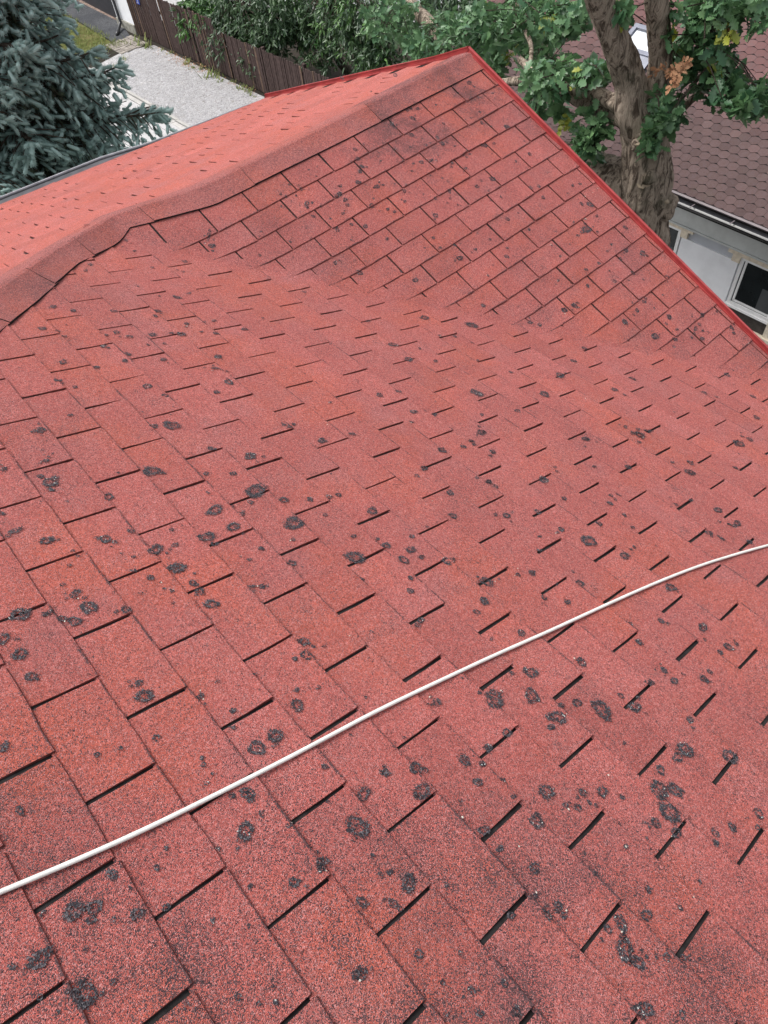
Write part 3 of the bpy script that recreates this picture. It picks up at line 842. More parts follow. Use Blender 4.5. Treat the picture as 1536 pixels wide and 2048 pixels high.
# ------------------------------------------------------------------ picket fence with a gate
FY = 8.80
fence = tag(empty('fence', (-22, FY, ZG)), 'brown fence of narrow upright slats beside the pale gravel driveway', 'fence')
pitch = 0.098
x = -30.55; k = 0
while x < -13.0:
    post = (k % 24 == 23)
    if x < -24.2: top = ZG + 1.88 + 0.012 * math.sin(x)
    else: top = ZG + 1.56 - 0.03 * (x + 24.2) / 5
    top += random.uniform(-.025, .025)
    w = 0.038 + random.uniform(-.004, .006); dy = random.uniform(-.012, .012); ln = random.uniform(-.012, .012)
    b = MB()
    if post:
        b.box((x - .055, FY + .03, ZG), (x + .055, FY + .14, top + .05)); b.build('post', [M['slat']], fence)
    else:
        b.hexa([(x - w, FY - .012 + dy, ZG + .05), (x + w, FY - .012 + dy, ZG + .05), (x + w, FY + .012 + dy, ZG + .05), (x - w, FY + .012 + dy, ZG + .05),
                (x - w + ln, FY - .012 + dy, top), (x + w + ln, FY - .012 + dy, top), (x + w + ln, FY + .012 + dy, top), (x - w + ln, FY + .012 + dy, top)])
        b.build('slat', [M['slat_pale'] if random.random() < .12 else M['slat']], fence)
    x += pitch; k += 1
for z, h0 in ((ZG + .35, 0), (ZG + 1.25, 0)):
    b = MB(); b.box((-30.55, FY + .03, z), (-13.0, FY + .07, z + .09)); b.build('rail', [M['slat']], fence)
gate = tag(empty('garden_gate', (-30.9, FY, ZG)), 'narrow gate of spaced dark bars between white wall and slat fence', 'gate')
for i in range(6):
    gx = -31.08 + i * 0.085
    b = MB(); b.box((gx - .017, FY - .03, ZG + .06), (gx + .017, FY, ZG + 2.0)); b.build('bar', [M['slat_pale'] if i in (1, 4) else M['slat']], gate)
for z in (ZG + .3, ZG + 1.5):
    b = MB(); b.box((-31.12, FY + .002, z), (-30.6, FY + .03, z + .07)); b.build('rail', [M['slat']], gate)
sg = hit(275, 4, (0, 1, 0), FY - .06)
sgn = tag(empty('house_number_sign', tuple(sg)), 'small blue house number plate fixed to the narrow gate', 'sign')
b = MB(); b.box((sg[0] - .13, FY - .05, sg[2] - .08), (sg[0] + .13, FY - .035, sg[2] + .22)); b.build('plate', [M['sign']], sgn)
b = MB()
arc = [(.045 * math.cos(a), .05 * math.sin(a)) for a in np.linspace(2.6, -1.0, 9)] + [(-.05, -.10), (.055, -.10)]
b.tube([(sg[0] + dx, FY - .053, sg[2] + .07 + dz) for dx, dz in arc], .012, 6); b.build('digit', [M['sign_white']], sgn)

# ------------------------------------------------------------------ white building at the top left
wb = tag(empty('gatehouse', (-33, 9.5, ZG)), 'white building corner with black downpipe beside the dark path', 'building')
b = MB(); b.box((-32.75, 8.80, ZG + .36), (-31.18, 9.6, ZG + 4)); b.build('wall', [M['wall_white']], wb)
b = MB(); b.box((-32.78, 8.74, ZG), (-31.14, 9.62, ZG + .358)); b.build('plinth', [M['plinth']], wb)
b = MB(); b.hexa([(-60, 10.12, ZG), (-32.77, 9.1, ZG), (-32.77, 9.5, ZG), (-60, 10.6, ZG), (-60, 10.12, ZG + 3.5), (-32.77, 9.1, ZG + 3.5), (-32.77, 9.5, ZG + 3.5), (-60, 10.6, ZG + 3.5)])
b.build('dark_panel', [M['charcoal']], wb)
b = MB(); b.tube([(-32.35, 8.72, ZG + 4), (-32.35, 8.72, ZG + .34), (-32.3, 8.66, ZG + .24), (-31.95, 8.30, ZG + .10), (-31.75, 8.12, ZG + .07)], .062, 10)
b.build('downpipe', [M['black_gutter']], wb, smooth=True)
ob = tag(empty('outbuilding', (-21, 17, ZG)), 'low white outbuilding glimpsed through the foliage above the roof', 'building')
b = MB(); b.box((-27, 15.8, ZG), (-14.2, 19, ZG + 2.6)); b.build('wall', [M['wall_white']], ob)
b = MB(); b.box((-27.2, 15.5, ZG + 2.602), (-14.0, 19.3, ZG + 2.75)); b.build('roof', [M['charcoal']], ob)
b = MB(); b.box((-20.6, 15.76, ZG + .9), (-19.6, 15.797, ZG + 2.0)); b.build('window', [M['glass']], ob)

# ------------------------------------------------------------------ neighbouring house
WN = 0.215; EN = 0.7525 * WN
TH = math.radians(358.712); PHI = math.radians(26.79)
O_ = CAM + np.array([-32.26, 62.06, -37.74]) * WN
HV = np.array([math.cos(TH), math.sin(TH), 0]); NV = np.array([math.sin(TH), -math.cos(TH), 0]); ZV = np.array([0, 0, 1.0])
DV = math.cos(PHI) * NV - math.sin(PHI) * ZV; RV = np.cross(HV, DV); RV *= np.sign(RV[2])


def nb(h, n, z): return O_ + h * HV + n * NV + (z - O_[2]) * ZV


def nr(h, d, o=0.0): return O_ + h * HV + d * DV + o * RV


def nbox(h0, h1, n0, n1, z0, z1):
    return [nb(h0, n0, z0), nb(h1, n0, z0), nb(h1, n1, z0), nb(h0, n1, z0), nb(h0, n0, z1), nb(h1, n0, z1), nb(h1, n1, z1), nb(h0, n1, z1)]


def npart(name, boxes, mat, parent):
    b = MB()
    for bx in boxes: b.hexa(nbox(*bx))
    return b.build(name, [mat], parent)


nh = tag(empty('neighbour_house', tuple(nb(0, -3, ZG))), 'house with brown hexagon shingle roof and white wall behind the oak', 'house')
EAVE, RIDGE, HL, HR = 0.19, -7.4, -8.0, 7.0
b = MB()
b.hexa([nr(HL, EAVE, -.06), nr(HR, EAVE, -.06), nr(HR, RIDGE, -.06), nr(HL, RIDGE, -.06), nr(HL, EAVE, 0), nr(HR, EAVE, 0), nr(HR, RIDGE, 0), nr(HL, RIDGE, 0)])
rp_ = nr(0, RIDGE); rb = lambda h: rp_ + h * HV - 4.5 * NV - 2.3 * ZV
b.add([nr(HL, RIDGE, 0.0), nr(HR, RIDGE, 0.0), rb(HR), rb(HL)], [(0, 1, 2, 3)])
nroof = b.build('roof', [M['bitumen']], nh)
# roof window position in (h, d)
RW = (-3.52, -2.62, -2.98, -1.86)
hexes = []
aa, bb = 0.515 * WN, 0.118 * WN * 2
for r in range(-46, 3):
    for c in range(-40, 36):
        h = (c + (r % 2) / 2) * WN; d = 0.02 + r * EN
        if h < HL + .1 or h > HR - .1 or d < RIDGE + .05 or d > EAVE + EN * .95: continue
        if RW[0] - .05 < h < RW[1] + .05 and RW[2] - .05 < d < RW[3] + .05: continue
        hw = WN / 2 - 0.002 * random.uniform(.3, 1.6); jd = random.uniform(-.004, .004); lf = random.uniform(.008, .013)
        # tab: tucked-in top edge, two sides, pointed lower edge
        P = [(-hw, -EN * 1.02 - .0), (hw, -EN * 1.02), (hw, -bb * 0.5 + jd), (hw * .5, bb * 0.02 + jd), (0, bb * .5 + jd), (-hw * .5, bb * 0.02 + jd), (-hw, -bb * 0.5 + jd)]
        P = [(p, min(q, EAVE - .006 - d)) for p, q in P]
        off = lambda q: 0.003 + lf * (q + EN * 1.02) / (EN + bb * .5)
        top = [nr(h + p, d + q, off(q)) for p, q in P]; low = [nr(h + p, d + q, 0.001) for p, q in P]
        uv, dep = project(np.array(top[2:]))
        vis = (uv[:, 0].max() > 0 and uv[:, 0].min() < PW and uv[:, 1].max() > 0 and uv[:, 1].min() < PH)
        # hidden behind our own gable?
        cc = uv.mean(0)
        edge_y = 103 + (cc[0] - 940) * 1.02
        vis = vis and (cc[0] > 940 and cc[1] < edge_y)
        hexes.append((-(np.prod(uv.max(0) - uv.min(0)) if vis else 0), top, low, min(1.2, max(.8, random.gauss(1, .09))), h, d))
hexes.sort(key=lambda t: t[0])
field = MB()
for k, (ar, top, low, tint, h, d) in enumerate(hexes):
    red = min(1.0, max(0.0, (-d - 1.3) / 2.2 + random.uniform(-.2, .2)))
    b = MB() if k < 300 else field
    b.add(top, [tuple(range(7))], tint=tint, redness=red)
    b.add([p for pr in zip(top[2:] , low[2:]) for p in pr] + [top[1], low[1]], [(2 * i, 2 * i + 1, 2 * i + 3, 2 * i + 2) for i in range(4)], mat=1, tint=tint, redness=red)
    if k < 300: b.build('hexagon_shingle', [M['hex'], M['bitumen']], nroof)
tag(field.build('hexagon_shingle_field', [M['hex'], M['bitumen']], nroof), kind='stuff')
# roof window
b = MB()
h0, h1, d0, d1 = RW
for (a0, a1, e0, e1) in ((h0, h0 + .1, d0, d1 - .45), (h1 - .1, h1, d0, d1 - .45), (h0 + .1, h1 - .1, d0, d0 + .1), (h0 + .1, h1 - .1, d1 - .55, d1 - .45)):
    b.hexa([nr(a0, e1, 0), nr(a1, e1, 0), nr(a1, e0, 0), nr(a0, e0, 0), nr(a0, e1, .09), nr(a1, e1, .09), nr(a1, e0, .09), nr(a0, e0, .09)])
rw = b.build('roof_window', [M['flashing']], nh)
b = MB(); b.hexa([nr(h0 + .1, d1 - .55, .03), nr(h1 - .1, d1 - .55, .03), nr(h1 - .1, d0 + .1, .03), nr(h0 + .1, d0 + .1, .03), nr(h0 + .1, d1 - .55, .05), nr(h1 - .1, d1 - .55, .05), nr(h1 - .1, d0 + .1, .05), nr(h0 + .1, d0 + .1, .05)])
b.build('pane', [M['skyglass']], rw)
b = MB(); b.hexa([nr(h0 - .06, d1, .012), nr(h1 + .06, d1, .012), nr(h1 + .06, d1 - .45, .03), nr(h0 - .06, d1 - .45, .03), nr(h0 - .06, d1, .018), nr(h1 + .06, d1, .018), nr(h1 + .06, d1 - .45, .06), nr(h0 - .06, d1 - .45, .06)])
b.build('apron_flashing', [M['flashing']], rw)
# eaves
EZ = nr(0, EAVE)[2]; EN_ = float((nr(0, EAVE) - O_) @ NV)
b = MB(); b.hexa([nr(HL, EAVE + .04, -.05), nr(HR, EAVE + .04, -.05), nr(HR, EAVE + .001, -.02), nr(HL, EAVE + .001, -.02), nr(HL, EAVE + .042, -.004), nr(HR, EAVE + .042, -.004), nr(HR, EAVE + .001, .002), nr(HL, EAVE + .001, .002)])
b.build('drip_edge', [M['pinkish']], nh)
b = MB(); pts = []
seg = 10
for h in (HL, HR):
    for k in range(seg):
        a = math.pi * k / (seg - 1); pts.append(nb(h, EN_ + .14 + math.cos(a) * .085, EZ - .075 - math.sin(a) * .085))
b.add(pts, [(k, k + 1, seg + k + 1, seg + k) for k in range(seg - 1)])
b.tube([nb(HL, EN_ + .228, EZ - .07), nb(HR, EN_ + .228, EZ - .07)], .012, 6)
ng = b.build('gutter', [M['black_gutter']], nh)
for h in np.arange(HL + .4, HR, .9):
    b = MB(); b.hexa(nbox(h, h + .02, EN_ + .05, EN_ + .225, EZ - .072, EZ - .064)); b.build('gutter_bracket', [M['pinkish']], ng)
WNN = -0.45
npart('soffit', [(HL, HR, WNN, EN_ + .04, EZ - .13, EZ - .10)], M['soffit'], nh)
npart('fascia', [(HL, HR, EN_ + .0, EN_ + .042, EZ - .27, EZ - .132)], M['soffit'], nh)
npart('cornice', [(HL, HR, WNN + .002, WNN + .16, -5.98, EZ - .28), (HL, HR, WNN + .002, WNN + .19, -6.02, -5.983)], M['cornice'], nh)
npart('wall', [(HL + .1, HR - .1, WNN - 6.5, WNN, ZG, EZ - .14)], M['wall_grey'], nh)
for (a_, b_, z_) in ((.085, 1.49, -6.335), (1.49, 2.7, -7.83), (-2.3, -1.2, -6.335), (2.75, HR - .2, -6.335)):
    npart('rendered_panel', [(a_, b_, WNN + .003, WNN + .035, ZG, z_)], M['wall_white'], nh)


def nwindow(h0, h1, z0, z1, lint_h0, lint_h1, lower=True):
    f = .075
    w = npart('window', [(h0, h0 + f, WNN + .004, WNN + .05, z0, z1), (h1 - f, h1, WNN + .004, WNN + .05, z0, z1), (h0 + f, h1 - f, WNN + .004, WNN + .05, z0, z0 + f), (h0 + f, h1 - f, WNN + .004, WNN + .05, z1 - f, z1),
                         (h0 + f + .025, h0 + f + .075, WNN + .004, WNN + .036, z0 + f + .02, z1 - f), (h0 + f + .025, h1 - f, WNN + .004, WNN + .036, z0 + f + .02, z0 + f + .065)], M['upvc'], nh)
    npart('pane', [(h0 + f, h1 - f, WNN + .005, WNN + .022, z0 + f, z1 - f)], M['glass'], w)
    npart('blind', [(h0 + .62 * (h1 - h0), h1 - f - .02, WNN + .0225, WNN + .026, z0 + .10, z0 + .65)], M['curtain'], w)
    npart('lintel', [(lint_h0, lint_h1, WNN + .004, WNN + .09, z1 + .0, z1 + .14), (lint_h0 + .12, h0 - .0, WNN + .004, WNN + .08, z1 - .16, z1 - .002), (h1, lint_h1 - .12, WNN + .004, WNN + .08, z1 - .16, z1 - .002)], M['cream'], w)
    if lower:
        npart('board', [(h0 + .02, h1 - .01, WNN + .004, WNN + .045, z0 - .36, z0 - .06)], M['board'], w)
        npart('window_sill', [(h0 - .1, h1 + .2, WNN + .004, WNN + .13, z0 - .50, z0 - .37), (h1 + .0, h1 + .2, WNN + .004, WNN + .09, z0 - .37, z0 + .2)], M['cream'], w)
        npart('transom_ledge', [(h0 - .03, h1 + .02, WNN + .004, WNN + .075, z0 - .055, z0 - .005)], M['upvc'], w)


nwindow(1.53, 2.56, -7.32, -6.17, 1.22, 2.87)
nwindow(-1.05, .06, -7.32, -6.15, -1.4, .35)

# ------------------------------------------------------------------ leaves
def leaf_template(kind):
    if kind == 'oak':
        side = [(.0, .03), (.10, .12), (.22, .22), (.13, .33), (.31, .46), (.17, .56), (.32, .72), (.17, .80), (.12, .93), (0, 1.0)]
    else:
        side = [(0, 0), (.10, .2), (.145, .45), (.09, .75), (0, 1.0)]
    v = []; t = []
    n = len(side)
    for x, y in side: v.append((0, y, -.10 * (y - .4) ** 2))
    for s in (-1, 1):
        b = len(v)
        for x, y in side: v.append((s * x, y, .30 * x - .10 * (y - .4) ** 2))
        for k in range(n - 1):
            q = [(k, b + k, k + 1), (b + k, b + k + 1, k + 1)]
            if k == 0: q = [(0, b + 1, 1)]
            if k == n - 2: q = [(k, b + k, k + 1)]
            t += q if s > 0 else [(a, c, b_) for a, b_, c in q]
    return np.array(v), np.array(t)


LT = {k: leaf_template(k) for k in ('oak', 'lance')}


def leaves_mesh(P, D, U, L, kind, tint):
    """P base points, D leaf directions, U upper sides, L lengths"""
    v, t = LT[kind]
    D = D / np.linalg.norm(D, axis=1, keepdims=True)
    X = np.cross(D, U); X /= np.linalg.norm(X, axis=1, keepdims=True) + 1e-9
    Z = np.cross(X, D)
    V = P[:, None] + L[:, None, None] * (v[None, :, :1] * X[:, None] + v[None, :, 1:2] * D[:, None] + v[None, :, 2:] * Z[:, None])
    n = len(P)
    return V.reshape(-1, 3), (t[None] + len(v) * np.arange(n)[:, None, None]).reshape(-1, 3), np.repeat(tint, len(v))


def rosettes(rng, C, n_leaf, size, spread=.10, up=.55):
    """tufts of leaves at twig ends: centre C (n,3)"""
    n = len(C)
    ax = rng.normal(0, 1, (n, 3)); ax[:, 2] = np.abs(ax[:, 2]) * .5 + up; ax /= np.linalg.norm(ax, axis=1, keepdims=True)
    P, D, U, L, TI = [], [], [], [], []
    base = np.clip(rng.normal(.42, .22, n), 0, 1)
    for k in range(n_leaf):
        r = rng.normal(0, 1, (n, 3)); r -= ax * np.sum(r * ax, 1, keepdims=True); r /= np.linalg.norm(r, axis=1, keepdims=True)
        d = r + ax * rng.uniform(-.25, .55, (n, 1)) + np.array([0, 0, -.22])
        P.append(C + rng.normal(0, spread * .35, (n, 3))); D.append(d); U.append(ax + rng.normal(0, .3, (n, 3)))
        L.append(size * rng.uniform(.5, 1.3, n)); TI.append(np.clip(base + rng.normal(0, .16, n), 0, 1))
    return [np.concatenate(q) for q in (P, D, U, L, TI)]


def tufts_in(rng, center, rad, n):
    q = rng.normal(0, 1, (n, 3)); q /= np.linalg.norm(q, axis=1, keepdims=True)
    q *= rng.uniform(.25, 1, (n, 1)) ** .6
    return np.asarray(center) + q * np.asarray(rad)


def cr(pts, n):
    """smooth curve through points"""
    pts = np.asarray(pts, float); s = np.linspace(0, len(pts) - 1, n)
    out = np.array([np.interp(s, range(len(pts)), pts[:, k]) for k in range(pts.shape[1])]).T
    for _ in range(max(2, n // len(pts))): out[1:-1] = .25 * out[:-2] + .5 * out[1:-1] + .25 * out[2:]
    return out


# ------------------------------------------------------------------ oak
oak_base = at(1300, 520, 11.2)
oak = tag(empty('oak_tree', (float(oak_base[0]) + .1, float(oak_base[1]), ZG)), 'oak with thick furrowed trunk and lobed leaves leaning over the gable', 'tree')


def bark_noise(seed, amp, lobes):
    rg = random.Random(seed); ph = [rg.uniform(0, 6.28) for _ in range(6)]
    return lambda i, k, a: 1 + amp * (.5 * math.sin(lobes * a + ph[0] + .9 * math.sin(i * .35 + ph[1])) + .3 * math.sin(lobes * 2.3 * a + ph[2] + i * .5) + .35 * math.sin(3 * a + i * .21 + ph[3]) + .25 * math.sin(5 * a + i * .55 + ph[4])) + rg.uniform(-.4, .4) * amp


def limb(name, pts, radii, seg, seed, amp, mat='bark_oak', n=40, parent=None, lobes=11):
    c = cr(np.c_[np.array(pts), np.array(radii)], n)
    b = MB(); b.tube(c[:, :3], c[:, 3], seg, noise=bark_noise(seed, amp, lobes))
    return b.build(name, [M[mat]], parent, smooth=True)


tr = [np.array([oak_base[0] + .35, oak_base[1] + .1, ZG]), np.array([oak_base[0] + .2, oak_base[1] + .05, -6]), at(1291, 500, 11.2), at(1289, 440, 10.75), at(1290, 380, 10.35), at(1293, 310, 9.9), at(1284, 240, 9.5)]
limb('trunk', tr, [.60, .46, .35, .345, .37, .32, .27], 40, 3, .075, n=70, parent=oak, lobes=13)
limb('limb', [at(1286, 262, 9.62), at(1262, 215, 9.35), at(1262, 160, 9.1), at(1240, 105, 8.75), at(1213, 40, 8.35), at(1190, -20, 8.0), at(1160, -110, 7.5)], [.27, .22, .195, .175, .15, .14, .12], 24, 4, .08, n=50, parent=oak)
limb('limb', [at(1292, 262, 9.62), at(1313, 205, 9.35), at(1323, 130, 8.9), at(1318, 60, 8.5), at(1312, 0, 8.15), at(1306, -110, 7.6)], [.25, .175, .145, .135, .13, .12], 24, 5, .08, n=50, parent=oak)
limb('limb', [at(1272, 235, 9.5), at(1235, 208, 9.6), at(1195, 188, 9.75), at(1140, 172, 10.1), at(1060, 160, 10.6), at(1000, 165, 11.2)], [.13, .105, .10, .09, .08, .05], 16, 6, .09, n=36, parent=oak)
limb('limb', [at(1280, 252, 9.6), at(1240, 232, 9.8), at(1200, 218, 10.1), at(1150, 195, 10.5), at(1090, 160, 11), at(1040, 120, 11.5)], [.16, .135, .13, .10, .08, .05], 16, 7, .09, n=36, parent=oak)
limb('limb', [at(1282, 385, 10.4), at(1235, 362, 10.6), at(1190, 345, 10.9), at(1150, 325, 11.3), at(1090, 300, 12), at(1000, 280, 13)], [.34, .32, .29, .25, .2, .14], 24, 8, .09, n=40, parent=oak)
limb('limb', [at(1318, 270, 9.7), at(1345, 240, 9.6), at(1380, 200, 9.5), at(1430, 165, 9.3), at(1500, 150, 9.0)], [.10, .065, .05, .04, .02], 12, 9, .08, n=30, parent=oak)
limb('limb', [at(1430, -60, 8.0), at(1425, 20, 8.5), at(1420, 70, 8.7), at(1395, 110, 8.9)], [.09, .075, .06, .03], 12, 10, .08, n=24, parent=oak)
limb('limb', [at(780, -30, 18), at(820, 10, 17), at(850, 38, 16.2), at(873, 60, 15.6), at(885, 95, 15)], [.17, .16, .15, .13, .08], 14, 11, .08, n=24, parent=oak)
limb('limb', [at(1044, 50, 12), at(1062, 85, 11.6), at(1063, 110, 11.4), at(1058, 145, 11.2)], [.04, .04, .036, .03], 10, 12, .05, n=20, parent=oak)
# burls and pruning scars
for (u, v, t, r) in ((1338, 405, 10.32, .13), (1334, 425, 10.4, .12), (1300, 352, 9.86, .12), (1275, 290, 9.5, .09), (1222, 372, 10.5, .10)):
    P = at(u, v, t); bb_ = MB(); ve = []
    for i in range(6):
        for k in range(10):
            a, e_ = 6.283 * k / 10, math.pi * (i + .5) / 6
            ve.append(P + r * (1 + random.uniform(-.12, .12)) * np.array([math.sin(e_) * math.cos(a), math.sin(e_) * math.sin(a), math.cos(e_)]))
    bb_.add(ve, [(i * 10 + k, i * 10 + (k + 1) % 10, (i + 1) * 10 + (k + 1) % 10, (i + 1) * 10 + k) for i in range(5) for k in range(10)] + [tuple(range(9, -1, -1)), tuple(50 + k for k in range(10))])
    bb_.build('burl', [M['bark_oak']], oak, smooth=True)
for (u, v, t, r) in ((1288, 367, 9.93, .085), (1280, 290, 9.42, .05), (1330, 403, 10.2, .05)):
    P = at(u, v, t); to = (CAM - P) / np.linalg.norm(CAM - P); e1 = np.cross(to, ZV); e1 /= np.linalg.norm(e1); e2 = np.cross(e1, to)
    b = MB(); ring = [P + r * (math.cos(a) * 1.3 * e1 + math.sin(a) * .7 * e2) * random.uniform(.85, 1.15) + to * .0 for a in np.linspace(0, 6.283, 13)[:-1]]
    b.add(ring + [P + to * .035] + [p - to * .12 for p in ring], [(k, (k + 1) % 12, 12) for k in range(12)] + [(k, 13 + k, 13 + (k + 1) % 12, (k + 1) % 12) for k in range(12)])
    b.build('pruning_scar', [M['scar']], oak)
rng = np.random.default_rng(21)
OAKC = [  # image centre, depth, radii (x, depth, y) in px / units, tufts
    (1130, 160, 10.0, 88, .6, 44, 120), (1185, 150, 9.7, 45, .4, 35, 45), (1180, 262, 9.9, 32, .3, 52, 60), (1165, 300, 10.2, 40, .3, 25, 24), (1120, 235, 10.6, 22, .2, 18, 12), (1090, 200, 11, 40, .4, 22, 26),
    (1040, 45, 12.5, 120, 1.2, 62, 230), (950, 70, 13.5, 75, 1.2, 62, 160), (1135, 35, 11.0, 50, .6, 45, 70), (1080, 120, 11.8, 50, .6, 38, 60), (870, 90, 15, 55, 1.2, 55, 110), (800, 40, 16.5, 80, 1.2, 55, 140), (985, 130, 12.8, 30, .5, 50, 50), (1075, 225, 11.2, 22, .3, 30, 20), (1120, 330, 11.4, 20, .2, 12, 10),
    (1370, 135, 9.0, 42, .3, 40, 50), (1335, 215, 9.2, 38, .3, 40, 50), (1302, 268, 9.2, 18, .2, 36, 22), (1440, 165, 8.9, 40, .35, 45, 70), (1490, 205, 8.8, 48, .35, 32, 60), (1400, 60, 8.6, 36, .35, 45, 50), (1440, 15, 8.4, 50, .4, 35, 60), (1512, 20, 8.2, 30, .3, 42, 36), (1352, 12, 8.3, 16, .2, 14, 8), (1240, 22, 8.2, 16, .2, 24, 12), (1375, 120, 8.8, 20, .2, 25, 12), (1530, 190, 8.7, 20, .2, 25, 18), (1440, 100, 8.6, 20, .2, 30, 18), (1300, 290, 9.3, 14, .15, 18, 8), (1335, 70, 8.4, 8, .1, 14, 3),
]
CC = []
for (u, v, t, ru, rt, rv, n) in OAKC:
    q = tufts_in(rng, (0, 0, 0), (1, 1, 1), max(3, int(n * (.62 if u > 1060 else .8))))
    for (a, b_, c) in q: CC.append(at(u + a * ru, v + c * rv, t + b_ * rt))
CC = np.array(CC)
P, D, U, L, TI = rosettes(rng, CC, 7, .165)
_, dep = project(P); uvp, _ = project(P)
infr = (uvp[:, 0] > 0) & (uvp[:, 0] < PW) & (uvp[:, 1] > 0)
order = np.argsort(np.where(infr, dep, 1e6) - rng.uniform(0, 1.0, len(P)))
sel = order[:240]; mask = np.ones(len(P), bool); mask[sel] = False
V, T, A = leaves_mesh(P[mask], D[mask], U[mask], L[mask], 'oak', TI[mask])
tag(tri_mesh('crown', V, T, [M['oak_leaf']], oak, attrs={'tint': A}), kind='stuff')
ltm = {}
for tv in range(5):
    v, t = LT['oak']; me = bpy.data.meshes.new('leaf'); me.from_pydata([tuple(x) for x in v], [], [tuple(int(i) for i in f) for f in t]); me.materials.append(M['oak_leaf'])
    me.attributes.new('tint', 'FLOAT', 'POINT').data.foreach_set('value', [0.15 + tv * .18] * len(v)); ltm[tv] = me
for i in sel:
    o = bpy.data.objects.new('leaf', ltm[int(min(4, TI[i] * 5))])
    d = D[i] / np.linalg.norm(D[i]); x_ = np.cross(d, U[i]); x_ /= np.linalg.norm(x_); z_ = np.cross(x_, d)
    link(o, oak, tuple(P[i]))
    mw = Matrix(((x_[0], d[0], z_[0]), (x_[1], d[1], z_[1]), (x_[2], d[2], z_[2])))
    o.rotation_euler = mw.to_euler(); o.scale = (float(L[i]),) * 3
# twigs that carry the tufts
tw = MB()
for k in range(0, len(CC), 3):
    p = CC[k]; q = CC[rng.integers(max(0, k - 12), min(len(CC), k + 12))]
    if 0.1 < np.linalg.norm(p - q) < 1.2:
        mid = (p + q) / 2 + np.array([0, 0, .06]); tw.tube([q, mid, p], [.011, .009, .005], 4, cap=False)
tag(tw.build('twigs', [M['bark_dark']], oak), kind='stuff')
# brown dead sprays and yellowing leaves
dl = [at(u, v, 8.42) for u, v in ((1312, 143), (1325, 140), (1338, 139), (1350, 136), (1368, 128), (1364, 140), (1358, 150), (1350, 160), (1345, 170), (1372, 122), (1340, 148))] + [at(1446, 56, 8.4), at(1450, 62, 8.4)]
P, D, U, L, TI = rosettes(rng, np.array(dl), 7, .085, .05)
V, T, A = leaves_mesh(P, D, U, L, 'oak', TI); tag(tri_mesh('dry_leaves', V, T, [M['dry_leaf']], oak, attrs={'tint': A}), 'dead spray of pale brown leaves', kind='stuff')
yl = [at(u, v, t) for u, v, t in ((1130, 250, 10.3), (1126, 258, 10.3), (1138, 246, 10.3), (1025, 105, 12.2), (1022, 112, 12.2), (1090, 45, 11), (1098, 38, 11), (1458, 62, 8.3), (1462, 75, 8.3), (1345, 60, 8.6), (1346, 95, 8.6), (1240, 30, 8.3), (1165, 150, 9.5), (980, 12, 12.5), (1430, 140, 8.6))]
P, D, U, L, TI = rosettes(rng, np.array(yl), 6, .14)
V, T, A = leaves_mesh(P, D, U, L, 'oak', TI); tag(tri_mesh('yellowing_leaves', V, T, [M['yellow_leaf']], oak, attrs={'tint': A}), 'yellowing leaves', kind='stuff')

# ------------------------------------------------------------------ shrubs and trees behind the fence
def leafy(name, label, cat, trunk_pts, trunk_r, blobs, size, mats, seed, group=None, hang=.7, n_leaf=12):
    rng = np.random.default_rng(seed)
    base = trunk_pts[0]
    o = tag(empty(name, (float(base[0]), float(base[1]), ZG)), label, cat, group)
    limb('trunk', trunk_pts, trunk_r, 12, seed, .07, 'bark_dark', 24, o)
    for mi, (mat, frac) in enumerate(mats):
        P, D, U, L, TI = [], [], [], [], []
        for (c, r, n) in blobs:
            n = int(n * frac * 1.5)
            if n < 1: continue
            C = tufts_in(rng, c, r, n)
            dirs = rng.normal(0, 1, (n, 3)); dirs[:, 2] = -np.abs(dirs[:, 2]) * hang - hang * .6; dirs /= np.linalg.norm(dirs, axis=1, keepdims=True)
            base_t = np.clip(rng.normal(.45, .25, n), 0, 1)
            for k in range(n_leaf):
                s = rng.uniform(0, .55, (n, 1)); side = rng.normal(0, 1, (n, 3))
                P.append(C + dirs * s + rng.normal(0, .03, (n, 3))); D.append(dirs * .8 + side * .55 + np.array([0, 0, -.25]))
                U.append(np.array([0, -.3, 1]) + rng.normal(0, .45, (n, 3))); L.append(size * rng.uniform(.65, 1.2, n)); TI.append(np.clip(base_t + rng.normal(0, .15, n), 0, 1))
        if not P: continue
        V, T, A = leaves_mesh(*[np.concatenate(q) for q in (P, D, U, L)], 'lance', np.concatenate(TI))
        tag(tri_mesh('crown', V, T, [M[mat]], o, attrs={'tint': A}), kind='stuff')
    # twigs
    t_ = MB()
    for (c, r, n) in blobs:
        for q in tufts_in(rng, c, np.asarray(r) * .9, max(4, n // 14)):
            s = trunk_pts[-1] + (trunk_pts[0] - trunk_pts[-1]) * rng.uniform(0, .5); mid = (s + q) / 2 + np.array([0, 0, .35])
            t_.tube(cr([s, mid, q], 6), [.03, .026, .022, .018, .013, .008], 5, cap=False)
    tag(t_.build('branches', [M['bark_dark']], o), kind='stuff')
    return o


V3 = lambda *a: np.array(a, float)
def atY(u, v, y): return hit(u, v, (0, 1, 0), y)


